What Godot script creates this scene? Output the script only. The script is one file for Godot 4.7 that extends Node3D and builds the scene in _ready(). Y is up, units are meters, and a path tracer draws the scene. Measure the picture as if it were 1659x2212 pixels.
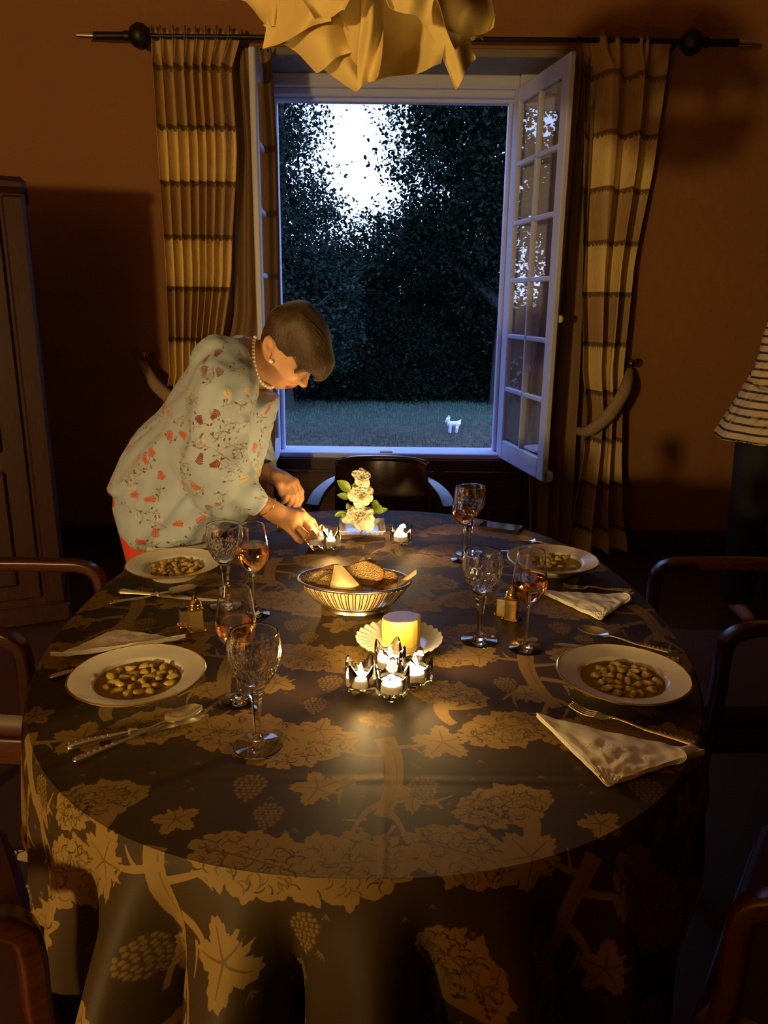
extends Node3D
# A candle-lit dining table in front of an open casement window at dusk.

const F := 1661.0
const EYE := Vector3(0.0, 1.44, 0.0)
var CAM := Basis(Vector3(0.999936, 0.010904, -0.00299), Vector3(-0.011307, 0.964349, -0.264391), Vector3(0.0, 0.264408, 0.964411))
const TOP := 0.762            # upper face of the tablecloth
const TC := Vector2(-0.03, -1.64)   # centre of the oval table
var rng := RandomNumberGenerator.new()
var used := {}
var M := {}

# ---------------------------------------------------------------- mesh building
class MB:
	var v := PackedVector3Array()
	var t := PackedVector2Array()
	var c := PackedColorArray()
	var i := PackedInt32Array()
	func add(p: Vector3, uv := Vector2.ZERO, col := Color.WHITE) -> int:
		v.append(p); t.append(uv); c.append(col)
		return v.size() - 1
	func tri(a: int, b: int, d: int) -> void:
		i.append(a); i.append(b); i.append(d)
	func quad(a: int, b: int, d: int, e: int) -> void:
		tri(a, b, d); tri(a, d, e)
	func shift(o: Vector3) -> MB:
		for k in v.size(): v[k] += o
		return self
	func xf(T: Transform3D, from := 0) -> MB:
		for k in range(from, v.size()): v[k] = T * v[k]
		return self
	func paint(col: Color, from := 0) -> MB:
		for k in range(from, v.size()): c[k] = col
		return self
	# rings of equal length; closed: each ring is a loop; caps close the ends
	func loft(rings: Array, closed := true, cap0 := true, cap1 := true, uvs := Vector2.ONE) -> MB:
		var n: int = rings[0].size()
		var b := v.size()
		for r in rings.size():
			for k in n:
				add(rings[r][k], Vector2(float(k) / n * uvs.x, float(r) / maxf(1, rings.size() - 1) * uvs.y))
		var m := n if closed else n - 1
		for r in rings.size() - 1:
			for k in m:
				var a := b + r * n + k
				var d := b + r * n + (k + 1) % n
				quad(a, d, d + n, a + n)
		if closed and cap0: fan(b, n, true)
		if closed and cap1: fan(b + (rings.size() - 1) * n, n, false)
		return self
	func fan(b: int, n: int, rev: bool) -> void:
		var m := Vector3.ZERO
		for k in n: m += v[b + k]
		var q := add(m / n, t[b])
		for k in n:
			var d := b + (k + 1) % n
			if rev: tri(q, d, b + k)
			else: tri(q, b + k, d)
	# a cloth: grid of points with thickness th along th_dir (or the grid's own normals)
	func sheet(rows: Array, th := 0.0, uvs := Vector2.ONE) -> MB:
		var n: int = rows[0].size()
		var R := rows.size()
		var b := v.size()
		for r in R:
			for k in n: add(rows[r][k], Vector2(float(k) / (n - 1) * uvs.x, float(r) / (R - 1) * uvs.y))
		for r in R - 1:
			for k in n - 1:
				var a := b + r * n + k
				quad(a, a + 1, a + n + 1, a + n)
		if th > 0.0:
			var b2 := v.size()
			for r in R:
				for k in n:
					var du: Vector3 = rows[r][mini(k + 1, n - 1)] - rows[r][maxi(k - 1, 0)]
					var dv: Vector3 = rows[mini(r + 1, R - 1)][k] - rows[maxi(r - 1, 0)][k]
					var nn := du.cross(dv).normalized()
					add(rows[r][k] + nn * th, t[b + r * n + k])
			for r in R - 1:
				for k in n - 1:
					var a := b2 + r * n + k
					quad(a, a + n, a + n + 1, a + 1)
			var ring := []
			for k in n: ring.append(k)
			for r in range(1, R): ring.append(r * n + n - 1)
			for k in range(n - 2, -1, -1): ring.append((R - 1) * n + k)
			for r in range(R - 2, 0, -1): ring.append(r * n)
			for k in ring.size():
				var p: int = ring[k]
				var q: int = ring[(k + 1) % ring.size()]
				quad(b + p, b2 + p, b2 + q, b + q)
		return self
	# solid of revolution; prof: (radius, height); wob(angle, index, radius) -> radius
	func lathe(prof: Array, seg := 32, at := Vector3.ZERO, wob = null, caps := true) -> MB:
		var rings := []
		for r in prof.size():
			var ring := PackedVector3Array()
			for k in seg:
				var a := TAU * k / seg
				var rr: float = prof[r].x
				if wob != null: rr = wob.call(a, prof[r].y, rr)
				ring.append(at + Vector3(cos(a) * rr, prof[r].y, sin(a) * rr))
			rings.append(ring)
		return loft(rings, true, caps, caps)
	static func along(a: Array, t: float) -> float:
		var q := t * (a.size() - 1)
		var k := mini(int(q), a.size() - 2)
		return lerpf(a[k], a[k + 1], q - k)
	# round bar along a path, radius may vary
	func tube(path: Array, rad, seg := 8) -> MB:
		var rings := []
		var nrm := Vector3.UP
		for k in path.size():
			var d: Vector3 = (path[mini(k + 1, path.size() - 1)] - path[maxi(k - 1, 0)]).normalized()
			if k == 0 and absf(d.dot(nrm)) > 0.9: nrm = Vector3.RIGHT
			nrm = (nrm - d * nrm.dot(d)).normalized()
			var bi := d.cross(nrm)
			var rr: float = along(rad, float(k) / (path.size() - 1)) if rad is Array else rad
			var ring := PackedVector3Array()
			for s in seg:
				var a := TAU * s / seg
				ring.append(path[k] + (nrm * cos(a) + bi * sin(a)) * rr)
			rings.append(ring)
		return loft(rings)
	# bar of rounded rectangular section (w across, h along up) swept along a path
	func bar(path: Array, w, h, up := Vector3.UP, rnd := 0.3) -> MB:
		var rings := []
		for k in path.size():
			var d: Vector3 = (path[mini(k + 1, path.size() - 1)] - path[maxi(k - 1, 0)]).normalized()
			var u := (up - d * up.dot(d)).normalized()
			var s := d.cross(u)
			var ww: float = (along(w, float(k) / (path.size() - 1)) if w is Array else w) * 0.5
			var hh: float = (along(h, float(k) / (path.size() - 1)) if h is Array else h) * 0.5
			var e := minf(ww, hh) * rnd
			var ring := PackedVector3Array()
			for q in [[ww, hh - e], [ww - e * 0.3, hh - e * 0.3], [ww - e, hh], [-ww + e, hh], [-ww + e * 0.3, hh - e * 0.3], [-ww, hh - e], [-ww, -hh + e], [-ww + e * 0.3, -hh + e * 0.3], [-ww + e, -hh], [ww - e, -hh], [ww - e * 0.3, -hh + e * 0.3], [ww, -hh + e]]:
				ring.append(path[k] + s * q[0] + u * q[1])
			rings.append(ring)
		return loft(rings)
	func box(a: Vector3, b: Vector3, bev := 0.0) -> MB:
		var lo := Vector3(minf(a.x, b.x), minf(a.y, b.y), minf(a.z, b.z))
		var hi := Vector3(maxf(a.x, b.x), maxf(a.y, b.y), maxf(a.z, b.z))
		var rings := []
		var e := minf(bev, minf(hi.x - lo.x, minf(hi.y - lo.y, hi.z - lo.z)) * 0.45)
		var lv := [[lo.y, e], [lo.y + e, 0.0], [hi.y - e, 0.0], [hi.y, e]] if e > 0.0 else [[lo.y, 0.0], [hi.y, 0.0]]
		for l in lv:
			var i0: float = l[1]
			var y: float = l[0]
			var ring := PackedVector3Array()
			if e > 0.0:
				for q in [[lo.x + e, lo.z + i0], [hi.x - e, lo.z + i0], [hi.x - i0, lo.z + e], [hi.x - i0, hi.z - e], [hi.x - e, hi.z - i0], [lo.x + e, hi.z - i0], [lo.x + i0, hi.z - e], [lo.x + i0, lo.z + e]]:
					ring.append(Vector3(q[0], y, q[1]))
			else:
				for q in [[lo.x, lo.z], [hi.x, lo.z], [hi.x, hi.z], [lo.x, hi.z]]: ring.append(Vector3(q[0], y, q[1]))
			rings.append(ring)
		return loft(rings)
	# upright prism over a polygon in x,z with bevelled top and bottom
	func prism(poly: PackedVector2Array, y0: float, y1: float, bev := 0.0) -> MB:
		var m := Vector2.ZERO
		for p in poly: m += p
		m /= poly.size()
		var rings := []
		for l in ([[y0, bev], [y0 + bev, 0.0], [y1 - bev, 0.0], [y1, bev]] if bev > 0.0 else [[y0, 0.0], [y1, 0.0]]):
			var ring := PackedVector3Array()
			for p in poly:
				var d := p - m
				var q: Vector2 = m + d * (1.0 - float(l[1]) / maxf(d.length(), 0.001))
				ring.append(Vector3(q.x, l[0], q.y))
			rings.append(ring)
		return loft(rings)
	func mesh(angle := 40.0) -> ArrayMesh:
		var vol := 0.0
		var nt := i.size() / 3
		for k in nt:
			vol += v[i[k * 3]].dot(v[i[k * 3 + 1]].cross(v[i[k * 3 + 2]]))
		if vol > 0.0:
			for k in nt:
				var s := i[k * 3 + 1]
				i[k * 3 + 1] = i[k * 3 + 2]; i[k * 3 + 2] = s
		var fn := PackedVector3Array()
		fn.resize(nt)
		var vn := PackedVector3Array()
		vn.resize(v.size())
		for k in nt:
			var a := v[i[k * 3]]
			var n := (v[i[k * 3 + 2]] - a).cross(v[i[k * 3 + 1]] - a)
			fn[k] = n
			for s in 3: vn[i[k * 3 + s]] += n
		var arr := []
		arr.resize(Mesh.ARRAY_MAX)
		if angle >= 179.0:
			for k in vn.size(): vn[k] = vn[k].normalized() if vn[k].length_squared() > 0.0 else Vector3.UP
			arr[Mesh.ARRAY_VERTEX] = v; arr[Mesh.ARRAY_NORMAL] = vn; arr[Mesh.ARRAY_TEX_UV] = t; arr[Mesh.ARRAY_COLOR] = c; arr[Mesh.ARRAY_INDEX] = i
		else:
			var lists := []
			lists.resize(v.size())
			for k in nt:
				for s in 3:
					var q := i[k * 3 + s]
					if lists[q] == null: lists[q] = PackedInt32Array()
					lists[q].append(k)
			var cs := cos(deg_to_rad(angle))
			var ov := PackedVector3Array(); var on := PackedVector3Array(); var ot := PackedVector2Array(); var oc := PackedColorArray(); var oi := PackedInt32Array()
			var un := PackedVector3Array()
			for k in nt: un.append(fn[k].normalized())
			for q in v.size():
				if lists[q] == null: continue
				var L: PackedInt32Array = lists[q]
				var done := []
				for f in L:
					var s := Vector3.ZERO
					for g in L:
						if un[f].dot(un[g]) >= cs: s += fn[g]
					s = s.normalized() if s.length_squared() > 0.0 else Vector3.UP
					var at := -1
					for d in done:
						if on[d].dot(s) > 0.9995: at = d
					if at < 0:
						at = ov.size()
						ov.append(v[q]); on.append(s); ot.append(t[q]); oc.append(c[q])
						done.append(at)
					for e in 3:
						if i[f * 3 + e] == q:
							i[f * 3 + e] = -1 - at
			for k in i.size(): oi.append(-1 - i[k])
			arr[Mesh.ARRAY_VERTEX] = ov; arr[Mesh.ARRAY_NORMAL] = on; arr[Mesh.ARRAY_TEX_UV] = ot; arr[Mesh.ARRAY_COLOR] = oc; arr[Mesh.ARRAY_INDEX] = oi
		var am := ArrayMesh.new()
		am.add_surface_from_arrays(Mesh.PRIMITIVE_TRIANGLES, arr)
		return am
	func base() -> Vector3:
		var lo := v[0]; var hi := v[0]
		for p in v:
			lo = lo.min(p); hi = hi.max(p)
		return Vector3((lo.x + hi.x) * 0.5, lo.y, (lo.z + hi.z) * 0.5)

# ---------------------------------------------------------------- smooth fields for bodies
class Field:
	var n: Vector3i
	var o: Vector3
	var h: float
	var f := PackedFloat32Array()
	func _init(lo: Vector3, hi: Vector3, cell: float) -> void:
		o = lo; h = cell
		n = Vector3i(((hi - lo) / cell).ceil()) + Vector3i.ONE
		f.resize(n.x * n.y * n.z)
		f.fill(1.0)
	func cap(a: Vector3, b: Vector3, ra: float, rb: float, k := 0.02) -> void:
		var m := maxf(ra, rb) + k + 2.0 * h
		var l := ((a.min(b) - Vector3.ONE * m - o) / h).floor()
		var u := ((a.max(b) + Vector3.ONE * m - o) / h).ceil()
		var ab := b - a
		var i2 := 1.0 / maxf(ab.length_squared(), 1e-9)
		for z in range(maxi(0, int(l.z)), mini(n.z, int(u.z) + 1)):
			for y in range(maxi(0, int(l.y)), mini(n.y, int(u.y) + 1)):
				var q := (z * n.y + y) * n.x
				for x in range(maxi(0, int(l.x)), mini(n.x, int(u.x) + 1)):
					var p := o + Vector3(x, y, z) * h - a
					var t := clampf(p.dot(ab) * i2, 0.0, 1.0)
					var d := (p - ab * t).length() - lerpf(ra, rb, t)
					var g := f[q + x]
					var e := maxf(k - absf(g - d), 0.0) / k
					f[q + x] = minf(g, d) - e * e * k * 0.25
	func chain(pts: Array, rad: Array, k := 0.006) -> void:
		for s in pts.size() - 1: cap(pts[s], pts[s + 1], rad[s], rad[s + 1], k)
	func ell(c: Vector3, r: Vector3, B := Basis(), k := 0.01, carve := false) -> void:
		var m := maxf(r.x, maxf(r.y, r.z)) + k + 2.0 * h
		var l := ((c - Vector3.ONE * m - o) / h).floor()
		var u := ((c + Vector3.ONE * m - o) / h).ceil()
		var T := B.transposed()
		var rm := minf(r.x, minf(r.y, r.z))
		for z in range(maxi(0, int(l.z)), mini(n.z, int(u.z) + 1)):
			for y in range(maxi(0, int(l.y)), mini(n.y, int(u.y) + 1)):
				var q := (z * n.y + y) * n.x
				for x in range(maxi(0, int(l.x)), mini(n.x, int(u.x) + 1)):
					var p := T * (o + Vector3(x, y, z) * h - c)
					var d := ((p / r).length() - 1.0) * rm
					var g := f[q + x]
					if carve:
						var e := maxf(k - absf(g + d), 0.0) / k
						f[q + x] = maxf(g, -d) + e * e * k * 0.25
					else:
						var e := maxf(k - absf(g - d), 0.0) / k
						f[q + x] = minf(g, d) - e * e * k * 0.25
	# a solid whose side view (x,y) is the polygon and whose half width grows inwards: W where it is D deep
	func inflate(poly: PackedVector2Array, zc: float, W: float, D: float, width = null, pw := 0.5, k := 0.012) -> void:
		for y in n.y:
			for x in n.x:
				var p := Vector2(o.x + x * h, o.y + y * h)
				var d := 1e9
				var ins := false
				var j := poly.size() - 1
				for s in poly.size():
					var a := poly[s]
					var b := poly[j]
					var e := b - a
					var w := p - a
					d = minf(d, (w - e * clampf(w.dot(e) / maxf(e.length_squared(), 1e-9), 0.0, 1.0)).length_squared())
					if (a.y > p.y) != (b.y > p.y) and p.x < (b.x - a.x) * (p.y - a.y) / (b.y - a.y) + a.x: ins = not ins
					j = s
				d = sqrt(d)
				var hw := 0.0
				if ins:
					var t := 1.0 - clampf(d / D, 0.0, 1.0)
					hw = W * pow(1.0 - t * t, pw)
					if width != null: hw = width.call(p, d, hw)
				elif d > 0.05: continue
				for z in n.z:
					var az := absf(o.z + z * h - zc)
					var q := (z * n.y + y) * n.x + x
					var v := (az - hw) * 0.7 if ins else sqrt(d * d + az * az)
					var g := f[q]
					var e2 := maxf(k - absf(g - v), 0.0) / k
					f[q] = minf(g, v) - e2 * e2 * k * 0.25
	func warp(fn: Callable) -> void:
		for z in n.z:
			for y in n.y:
				for x in n.x:
					var q := (z * n.y + y) * n.x + x
					if absf(f[q]) < 0.05: f[q] = fn.call(o + Vector3(x, y, z) * h, f[q])
	func skin(mb: MB, col = null) -> void:
		var id := PackedInt32Array()
		id.resize(f.size())
		id.fill(-1)
		var sx := 1; var sy := n.x; var sz := n.x * n.y
		var off := [0, sx, sy, sx + sy, sz, sx + sz, sy + sz, sx + sy + sz]
		var cor := [Vector3(0, 0, 0), Vector3(1, 0, 0), Vector3(0, 1, 0), Vector3(1, 1, 0), Vector3(0, 0, 1), Vector3(1, 0, 1), Vector3(0, 1, 1), Vector3(1, 1, 1)]
		var ed := [[0, 1], [2, 3], [4, 5], [6, 7], [0, 2], [1, 3], [4, 6], [5, 7], [0, 4], [1, 5], [2, 6], [3, 7]]
		for z in n.z - 1:
			for y in n.y - 1:
				var q0 := (z * n.y + y) * n.x
				for x in n.x - 1:
					var q := q0 + x
					var s := f[q] < 0.0
					if s == (f[q + sx] < 0.0) and s == (f[q + sy] < 0.0) and s == (f[q + sx + sy] < 0.0) and s == (f[q + sz] < 0.0) and s == (f[q + sx + sz] < 0.0) and s == (f[q + sy + sz] < 0.0) and s == (f[q + sx + sy + sz] < 0.0): continue
					var m := Vector3.ZERO
					var cnt := 0
					for e in ed:
						var a := f[q + off[e[0]]]
						var b := f[q + off[e[1]]]
						if (a < 0.0) != (b < 0.0):
							m += cor[e[0]].lerp(cor[e[1]], a / (a - b))
							cnt += 1
					var p := o + (Vector3(x, y, z) + m / cnt) * h
					id[q] = mb.add(p, Vector2(p.x, p.y), col.call(p) if col != null else Color.WHITE)
		for z in range(1, n.z - 1):
			for y in range(1, n.y - 1):
				var q0 := (z * n.y + y) * n.x
				for x in range(1, n.x - 1):
					var q := q0 + x
					var s := f[q] < 0.0
					for ax in 3:
						var st: int = [sx, sy, sz][ax]
						if s == (f[q + st] < 0.0): continue
						var u: int = [sy, sz, sx][ax]
						var w: int = [sz, sx, sy][ax]
						var a := id[q - u - w]; var b := id[q - w]; var d := id[q]; var e := id[q - u]
						if a < 0 or b < 0 or d < 0 or e < 0: continue
						if s: mb.quad(a, b, d, e)
						else: mb.quad(a, e, d, b)

# ---------------------------------------------------------------- things, parts, places
func px(x: float, y: float, z: float) -> Vector3:      # the point of the plane z that the photograph shows at x, y
	var d := CAM * Vector3(x - 829.5, 1106.0 - y, -F)
	return EYE + d * (z / d.z)
func pt(x: float, y: float, h := TOP) -> Vector3:      # the same on a level plane
	var d := CAM * Vector3(x - 829.5, 1106.0 - y, -F)
	return EYE + d * ((h - EYE.y) / d.y)
func px2(x: float, y: float, z: float) -> Vector2:
	var p := px(x, y, z)
	return Vector2(p.x, p.y)
func poly(a: Array, z: float) -> PackedVector2Array:
	var r := PackedVector2Array()
	for k in range(0, a.size(), 2): r.append(px2(a[k], a[k + 1], z))
	return r
func numbered(s: String) -> String:
	used[s] = used.get(s, -1) + 1
	return s if used[s] == 0 else "%s_%03d" % [s, used[s]]
func tag(o: Node3D, label: String, cat: String, group := "", kind := "") -> Node3D:
	if label: o.set_meta("label", label)
	if cat: o.set_meta("category", cat)
	if group: o.set_meta("group", group)
	if kind: o.set_meta("kind", kind)
	return o
func thing(called: String, at: Vector3, label: String, cat: String, group := "", turn := 0.0) -> Node3D:
	var o := Node3D.new()
	o.name = numbered(called)
	add_child(o, true)
	o.position = at
	o.rotation.y = turn
	tag(o, label, cat, group)
	return o
func part(called: String, m, mat: Material, parent: Node3D, ang := 40.0) -> MeshInstance3D:
	var o := MeshInstance3D.new()
	o.name = called
	o.mesh = m.mesh(ang) if m is MB else m
	o.material_override = mat
	parent.add_child(o, true)
	return o
func wpart(called: String, m: MB, mat: Material, parent: Node3D, ang := 40.0) -> MeshInstance3D:   # built in world coordinates
	var q := parent.position
	if parent.get_parent() != self: q += parent.get_parent().position
	m.shift(-q)
	return part(called, m, mat, parent, ang)
func one(called: String, m: MB, mat: Material, label: String, cat: String, group := "", ang := 40.0) -> MeshInstance3D:
	var o := MeshInstance3D.new()
	o.name = numbered(called)
	var b := m.base()
	m.shift(-b)
	o.mesh = m.mesh(ang)
	o.material_override = mat
	o.position = b
	add_child(o, true)
	tag(o, label, cat, group)
	return o
func struct(called: String, m: MB, mat: Material, ang := 40.0) -> MeshInstance3D:
	var o := one(called, m, mat, "", "", "", ang)
	o.set_meta("kind", "structure")
	return o
func dup(o: Node3D, at: Vector3, turn: float, label: String) -> Node3D:
	var r: Node3D = o.duplicate()
	r.name = numbered(str(o.name).rstrip("0123456789").trim_suffix("_"))
	add_child(r, true)
	r.position = at
	r.rotation.y = turn
	r.set_meta("label", label)
	return r
func bez(a: Vector3, b: Vector3, c: Vector3, d: Vector3, n := 12) -> Array:
	var r := []
	for k in n + 1: r.append(a.bezier_interpolate(b, c, d, float(k) / n))
	return r
func spline(pts: Array, n := 6) -> Array:     # smooth path through points
	var r := []
	for s in pts.size() - 1:
		for k in n:
			r.append(pts[s].cubic_interpolate(pts[s + 1], pts[maxi(s - 1, 0)], pts[mini(s + 2, pts.size() - 1)], float(k) / n))
	r.append(pts[pts.size() - 1])
	return r
func lin(r: float, g: float, b: float, a := 1.0) -> Color:
	var c := Color(r, g, b).linear_to_srgb()
	c.a = a
	return c
func mat(c: Color, rough := 0.6, metal := 0.0) -> StandardMaterial3D:
	var m := StandardMaterial3D.new()
	m.albedo_color = c
	m.roughness = rough
	m.metallic = metal
	return m
func noise_tex(freq: float, ramp: Array, w := 512, oct := 4, sd := 1, typ := FastNoiseLite.TYPE_SIMPLEX_SMOOTH) -> NoiseTexture2D:
	var f := FastNoiseLite.new()
	f.seed = sd; f.frequency = freq; f.fractal_octaves = oct; f.noise_type = typ
	var t := NoiseTexture2D.new()
	t.width = w; t.height = w; t.seamless = true; t.noise = f
	if ramp:
		var g := Gradient.new()
		g.offsets = PackedFloat32Array(ramp.map(func(q): return q[0]))
		g.colors = PackedColorArray(ramp.map(func(q): return q[1]))
		t.color_ramp = g
	return t
func tri_map(m: StandardMaterial3D, s: Vector3, world := false) -> StandardMaterial3D:
	m.uv1_triplanar = true
	m.uv1_world_triplanar = world
	m.uv1_scale = s
	return m
func bumped(m: StandardMaterial3D, t: Texture2D, cm: float) -> StandardMaterial3D:
	m.heightmap_enabled = true
	m.heightmap_texture = t
	m.heightmap_scale = cm
	return m
func glass() -> StandardMaterial3D:
	var m := mat(Color(1, 1, 1, 0.0), 0.0)
	m.transparency = BaseMaterial3D.TRANSPARENCY_ALPHA
	m.refraction_enabled = true
	m.refraction_scale = 0.05
	return m
func pane(a := 0.04) -> StandardMaterial3D:
	var m := mat(Color(1, 1, 1, a), 0.0)
	m.transparency = BaseMaterial3D.TRANSPARENCY_ALPHA
	return m

# ---------------------------------------------------------------- painting of prints
var PS := 1.0      # paint scale
func fill_poly(im: Image, raw: PackedVector2Array, col: Color) -> void:     # wraps round the edges of the picture
	var pts := raw
	if PS != 1.0:
		pts = PackedVector2Array()
		for p in raw: pts.append(p * PS)
	var lo := pts[0]; var hi := pts[0]
	for p in pts:
		lo = lo.min(p); hi = hi.max(p)
	var W := im.get_width(); var H := im.get_height()
	for y in range(int(floor(lo.y)), int(ceil(hi.y)) + 1):
		var xs := []
		var j := pts.size() - 1
		var yy := y + 0.5
		for s in pts.size():
			var a := pts[s]; var b := pts[j]
			if (a.y > yy) != (b.y > yy): xs.append((b.x - a.x) * (yy - a.y) / (b.y - a.y) + a.x)
			j = s
		xs.sort()
		for k in range(0, xs.size() - 1, 2):
			var x0 := int(round(xs[k])); var x1 := int(round(xs[k + 1]))
			if x1 <= x0: continue
			var yw := posmod(y, H)
			var a0 := posmod(x0, W)
			im.fill_rect(Rect2i(a0, yw, x1 - x0, 1), col)
			if a0 + x1 - x0 > W: im.fill_rect(Rect2i(0, yw, mini(W, a0 + x1 - x0 - W), 1), col)
func disc(im: Image, p: Vector2, r: float, col: Color) -> void:
	var q := PackedVector2Array()
	var n := clampi(int(r * 2.0), 6, 24)
	for k in n: q.append(p + Vector2(cos(TAU * k / n), sin(TAU * k / n)) * r)
	fill_poly(im, q, col)
func stroke(im: Image, pts: Array, w0: float, w1: float, col: Color) -> void:
	var L := PackedVector2Array(); var R := PackedVector2Array()
	for k in pts.size():
		var d: Vector2 = (pts[mini(k + 1, pts.size() - 1)] - pts[maxi(k - 1, 0)]).normalized().orthogonal()
		var w := lerpf(w0, w1, float(k) / maxf(1, pts.size() - 1)) * 0.5
		L.append(pts[k] + d * w); R.append(pts[k] - d * w)
	R.reverse()
	L.append_array(R)
	fill_poly(im, L, col)
func curve2(a: Vector2, b: Vector2, c: Vector2, n := 10) -> Array:
	var r := []
	for k in n + 1:
		var t := float(k) / n
		r.append(a * (1 - t) * (1 - t) + b * 2 * t * (1 - t) + c * t * t)
	return r
func blob(c: Vector2, ax: Vector2, ry: float, n: int, scallop: int, amp: float) -> PackedVector2Array:   # scalloped oval
	var q := PackedVector2Array()
	var ay := ax.normalized().orthogonal() * ry
	for k in n:
		var a := TAU * k / n
		var s := 1.0 - amp + amp * absf(sin(a * scallop * 0.5)) * 1.4 + rng.randf_range(-0.03, 0.03)
		q.append(c + (ax * cos(a) + ay * sin(a)) * s)
	return q

# ================================================================ the scene
func _ready() -> void:
	rng.seed = 7
	var cam := Camera3D.new()
	cam.name = "camera"
	cam.fov = rad_to_deg(2.0 * atan(1106.0 / F))
	cam.near = 0.05
	cam.far = 200.0
	cam.transform = Transform3D(CAM, EYE)
	add_child(cam)
	var env := Environment.new()
	var sky := Sky.new()
	var sm := ProceduralSkyMaterial.new()
	sm.sky_top_color = lin(0.26, 0.40, 0.90)
	sm.sky_horizon_color = lin(0.56, 0.70, 0.98)
	sm.ground_bottom_color = lin(0.010, 0.012, 0.016)
	sm.ground_horizon_color = lin(0.05, 0.06, 0.08)
	sm.sky_energy_multiplier = 1.9
	sky.sky_material = sm
	env.background_mode = Environment.BG_SKY
	env.sky = sky
	env.tonemap_mode = Environment.TONE_MAPPER_LINEAR
	env.tonemap_exposure = 1.0
	env.sdfgi_enabled = true
	env.ssao_enabled = true
	env.ssil_enabled = true
	var we := WorldEnvironment.new()
	we.name = "environment"
	we.environment = env
	add_child(we)
	room_lamp(Vector3(-2.3, 1.45, 2.2), 10.5)
	materials()
	room()
	window()
	outside()
	table_and_cloth()
	curtains()
	furniture()
	hostess()
	guest()
	settings()
	centre()
	pendant()

# the lamp that stands behind the photographer, to the left
func room_lamp(at: Vector3, energy: float) -> void:
	var l := OmniLight3D.new()
	l.name = "standing_lamp_light"
	l.light_color = lin(1.0, 0.69, 0.25)
	l.light_energy = energy
	l.light_size = 0.10
	l.omni_range = 14.0
	l.omni_attenuation = 2.0
	l.shadow_enabled = true
	l.position = at
	add_child(l)
	var o := thing("floor_lamp", Vector3(at.x, 0, at.z), "tall floor lamp with a small glowing globe in the passage behind the photographer", "lamp")
	part("base", MB.new().lathe([Vector2(0.14, 0), Vector2(0.15, 0.01), Vector2(0.13, 0.03), Vector2(0.03, 0.05), Vector2(0.015, 0.08)], 28), mat(lin(0.1, 0.07, 0.03), 0.35, 0.8), o)
	part("pole", MB.new().lathe([Vector2(0.012, 0.07), Vector2(0.012, at.y - 0.12), Vector2(0.03, at.y - 0.105)], 12), mat(lin(0.1, 0.07, 0.03), 0.35, 0.8), o)
	var gm := mat(lin(0.9, 0.8, 0.6), 0.4)
	gm.emission_enabled = true
	gm.emission = lin(1.0, 0.69, 0.25)
	gm.emission_energy_multiplier = 3.0
	var s := SphereMesh.new()
	s.radius = 0.11; s.height = 0.22
	var g := part("bulb", s, gm, o)
	g.position.y = at.y

func materials() -> void:
	var plaster := noise_tex(0.02, [], 512, 5, 3)
	M.wall = bumped(tri_map(mat(lin(0.25, 0.105, 0.034), 0.85), Vector3.ONE * 1.2), plaster, 0.25)
	M.soffit = mat(lin(0.20, 0.17, 0.13), 0.8)
	M.floor = tri_map(mat(lin(0.05, 0.022, 0.010), 0.45), Vector3.ONE)
	var grain := noise_tex(0.012, [[0.0, Color(0.55, 0.5, 0.45)], [0.45, Color(0.85, 0.82, 0.8)], [0.6, Color(0.7, 0.64, 0.6)], [1.0, Color(1, 1, 1)]], 512, 5, 11)
	M.panel = tri_map(mat(lin(0.085, 0.034, 0.016), 0.5), Vector3(0.8, 6.0, 6.0))
	M.panel.albedo_texture = grain
	M.armoire = tri_map(mat(lin(0.060, 0.016, 0.007), 0.42), Vector3(5.0, 0.7, 5.0))
	M.armoire.albedo_texture = grain
	M.chair = tri_map(mat(lin(0.095, 0.020, 0.008), 0.28), Vector3(5.0, 5.0, 1.5))
	M.chair.albedo_texture = grain
	M.dark_chair = tri_map(mat(lin(0.08, 0.028, 0.014), 0.2), Vector3(2.0, 4.0, 4.0))
	M.dark_chair.albedo_texture = grain
	M.paint = mat(lin(0.52, 0.56, 0.74), 0.45)
	M.leather = mat(lin(0.05, 0.012, 0.010), 0.5)
	M.iron = mat(lin(0.012, 0.009, 0.008), 0.45, 0.3)
	M.brass = mat(lin(0.75, 0.50, 0.20), 0.18, 1.0)
	M.silver = mat(lin(0.86, 0.82, 0.72), 0.24, 1.0)
	M.gold = mat(lin(0.85, 0.58, 0.22), 0.15, 1.0)
	M.glass = glass()
	M.pane = pane()
	M.china = mat(lin(0.74, 0.72, 0.66), 0.12)
	M.linen = bumped(tri_map(mat(lin(0.80, 0.76, 0.68), 0.8), Vector3.ONE * 30.0), noise_tex(0.08, [], 256, 3, 21), 0.03)

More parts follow.
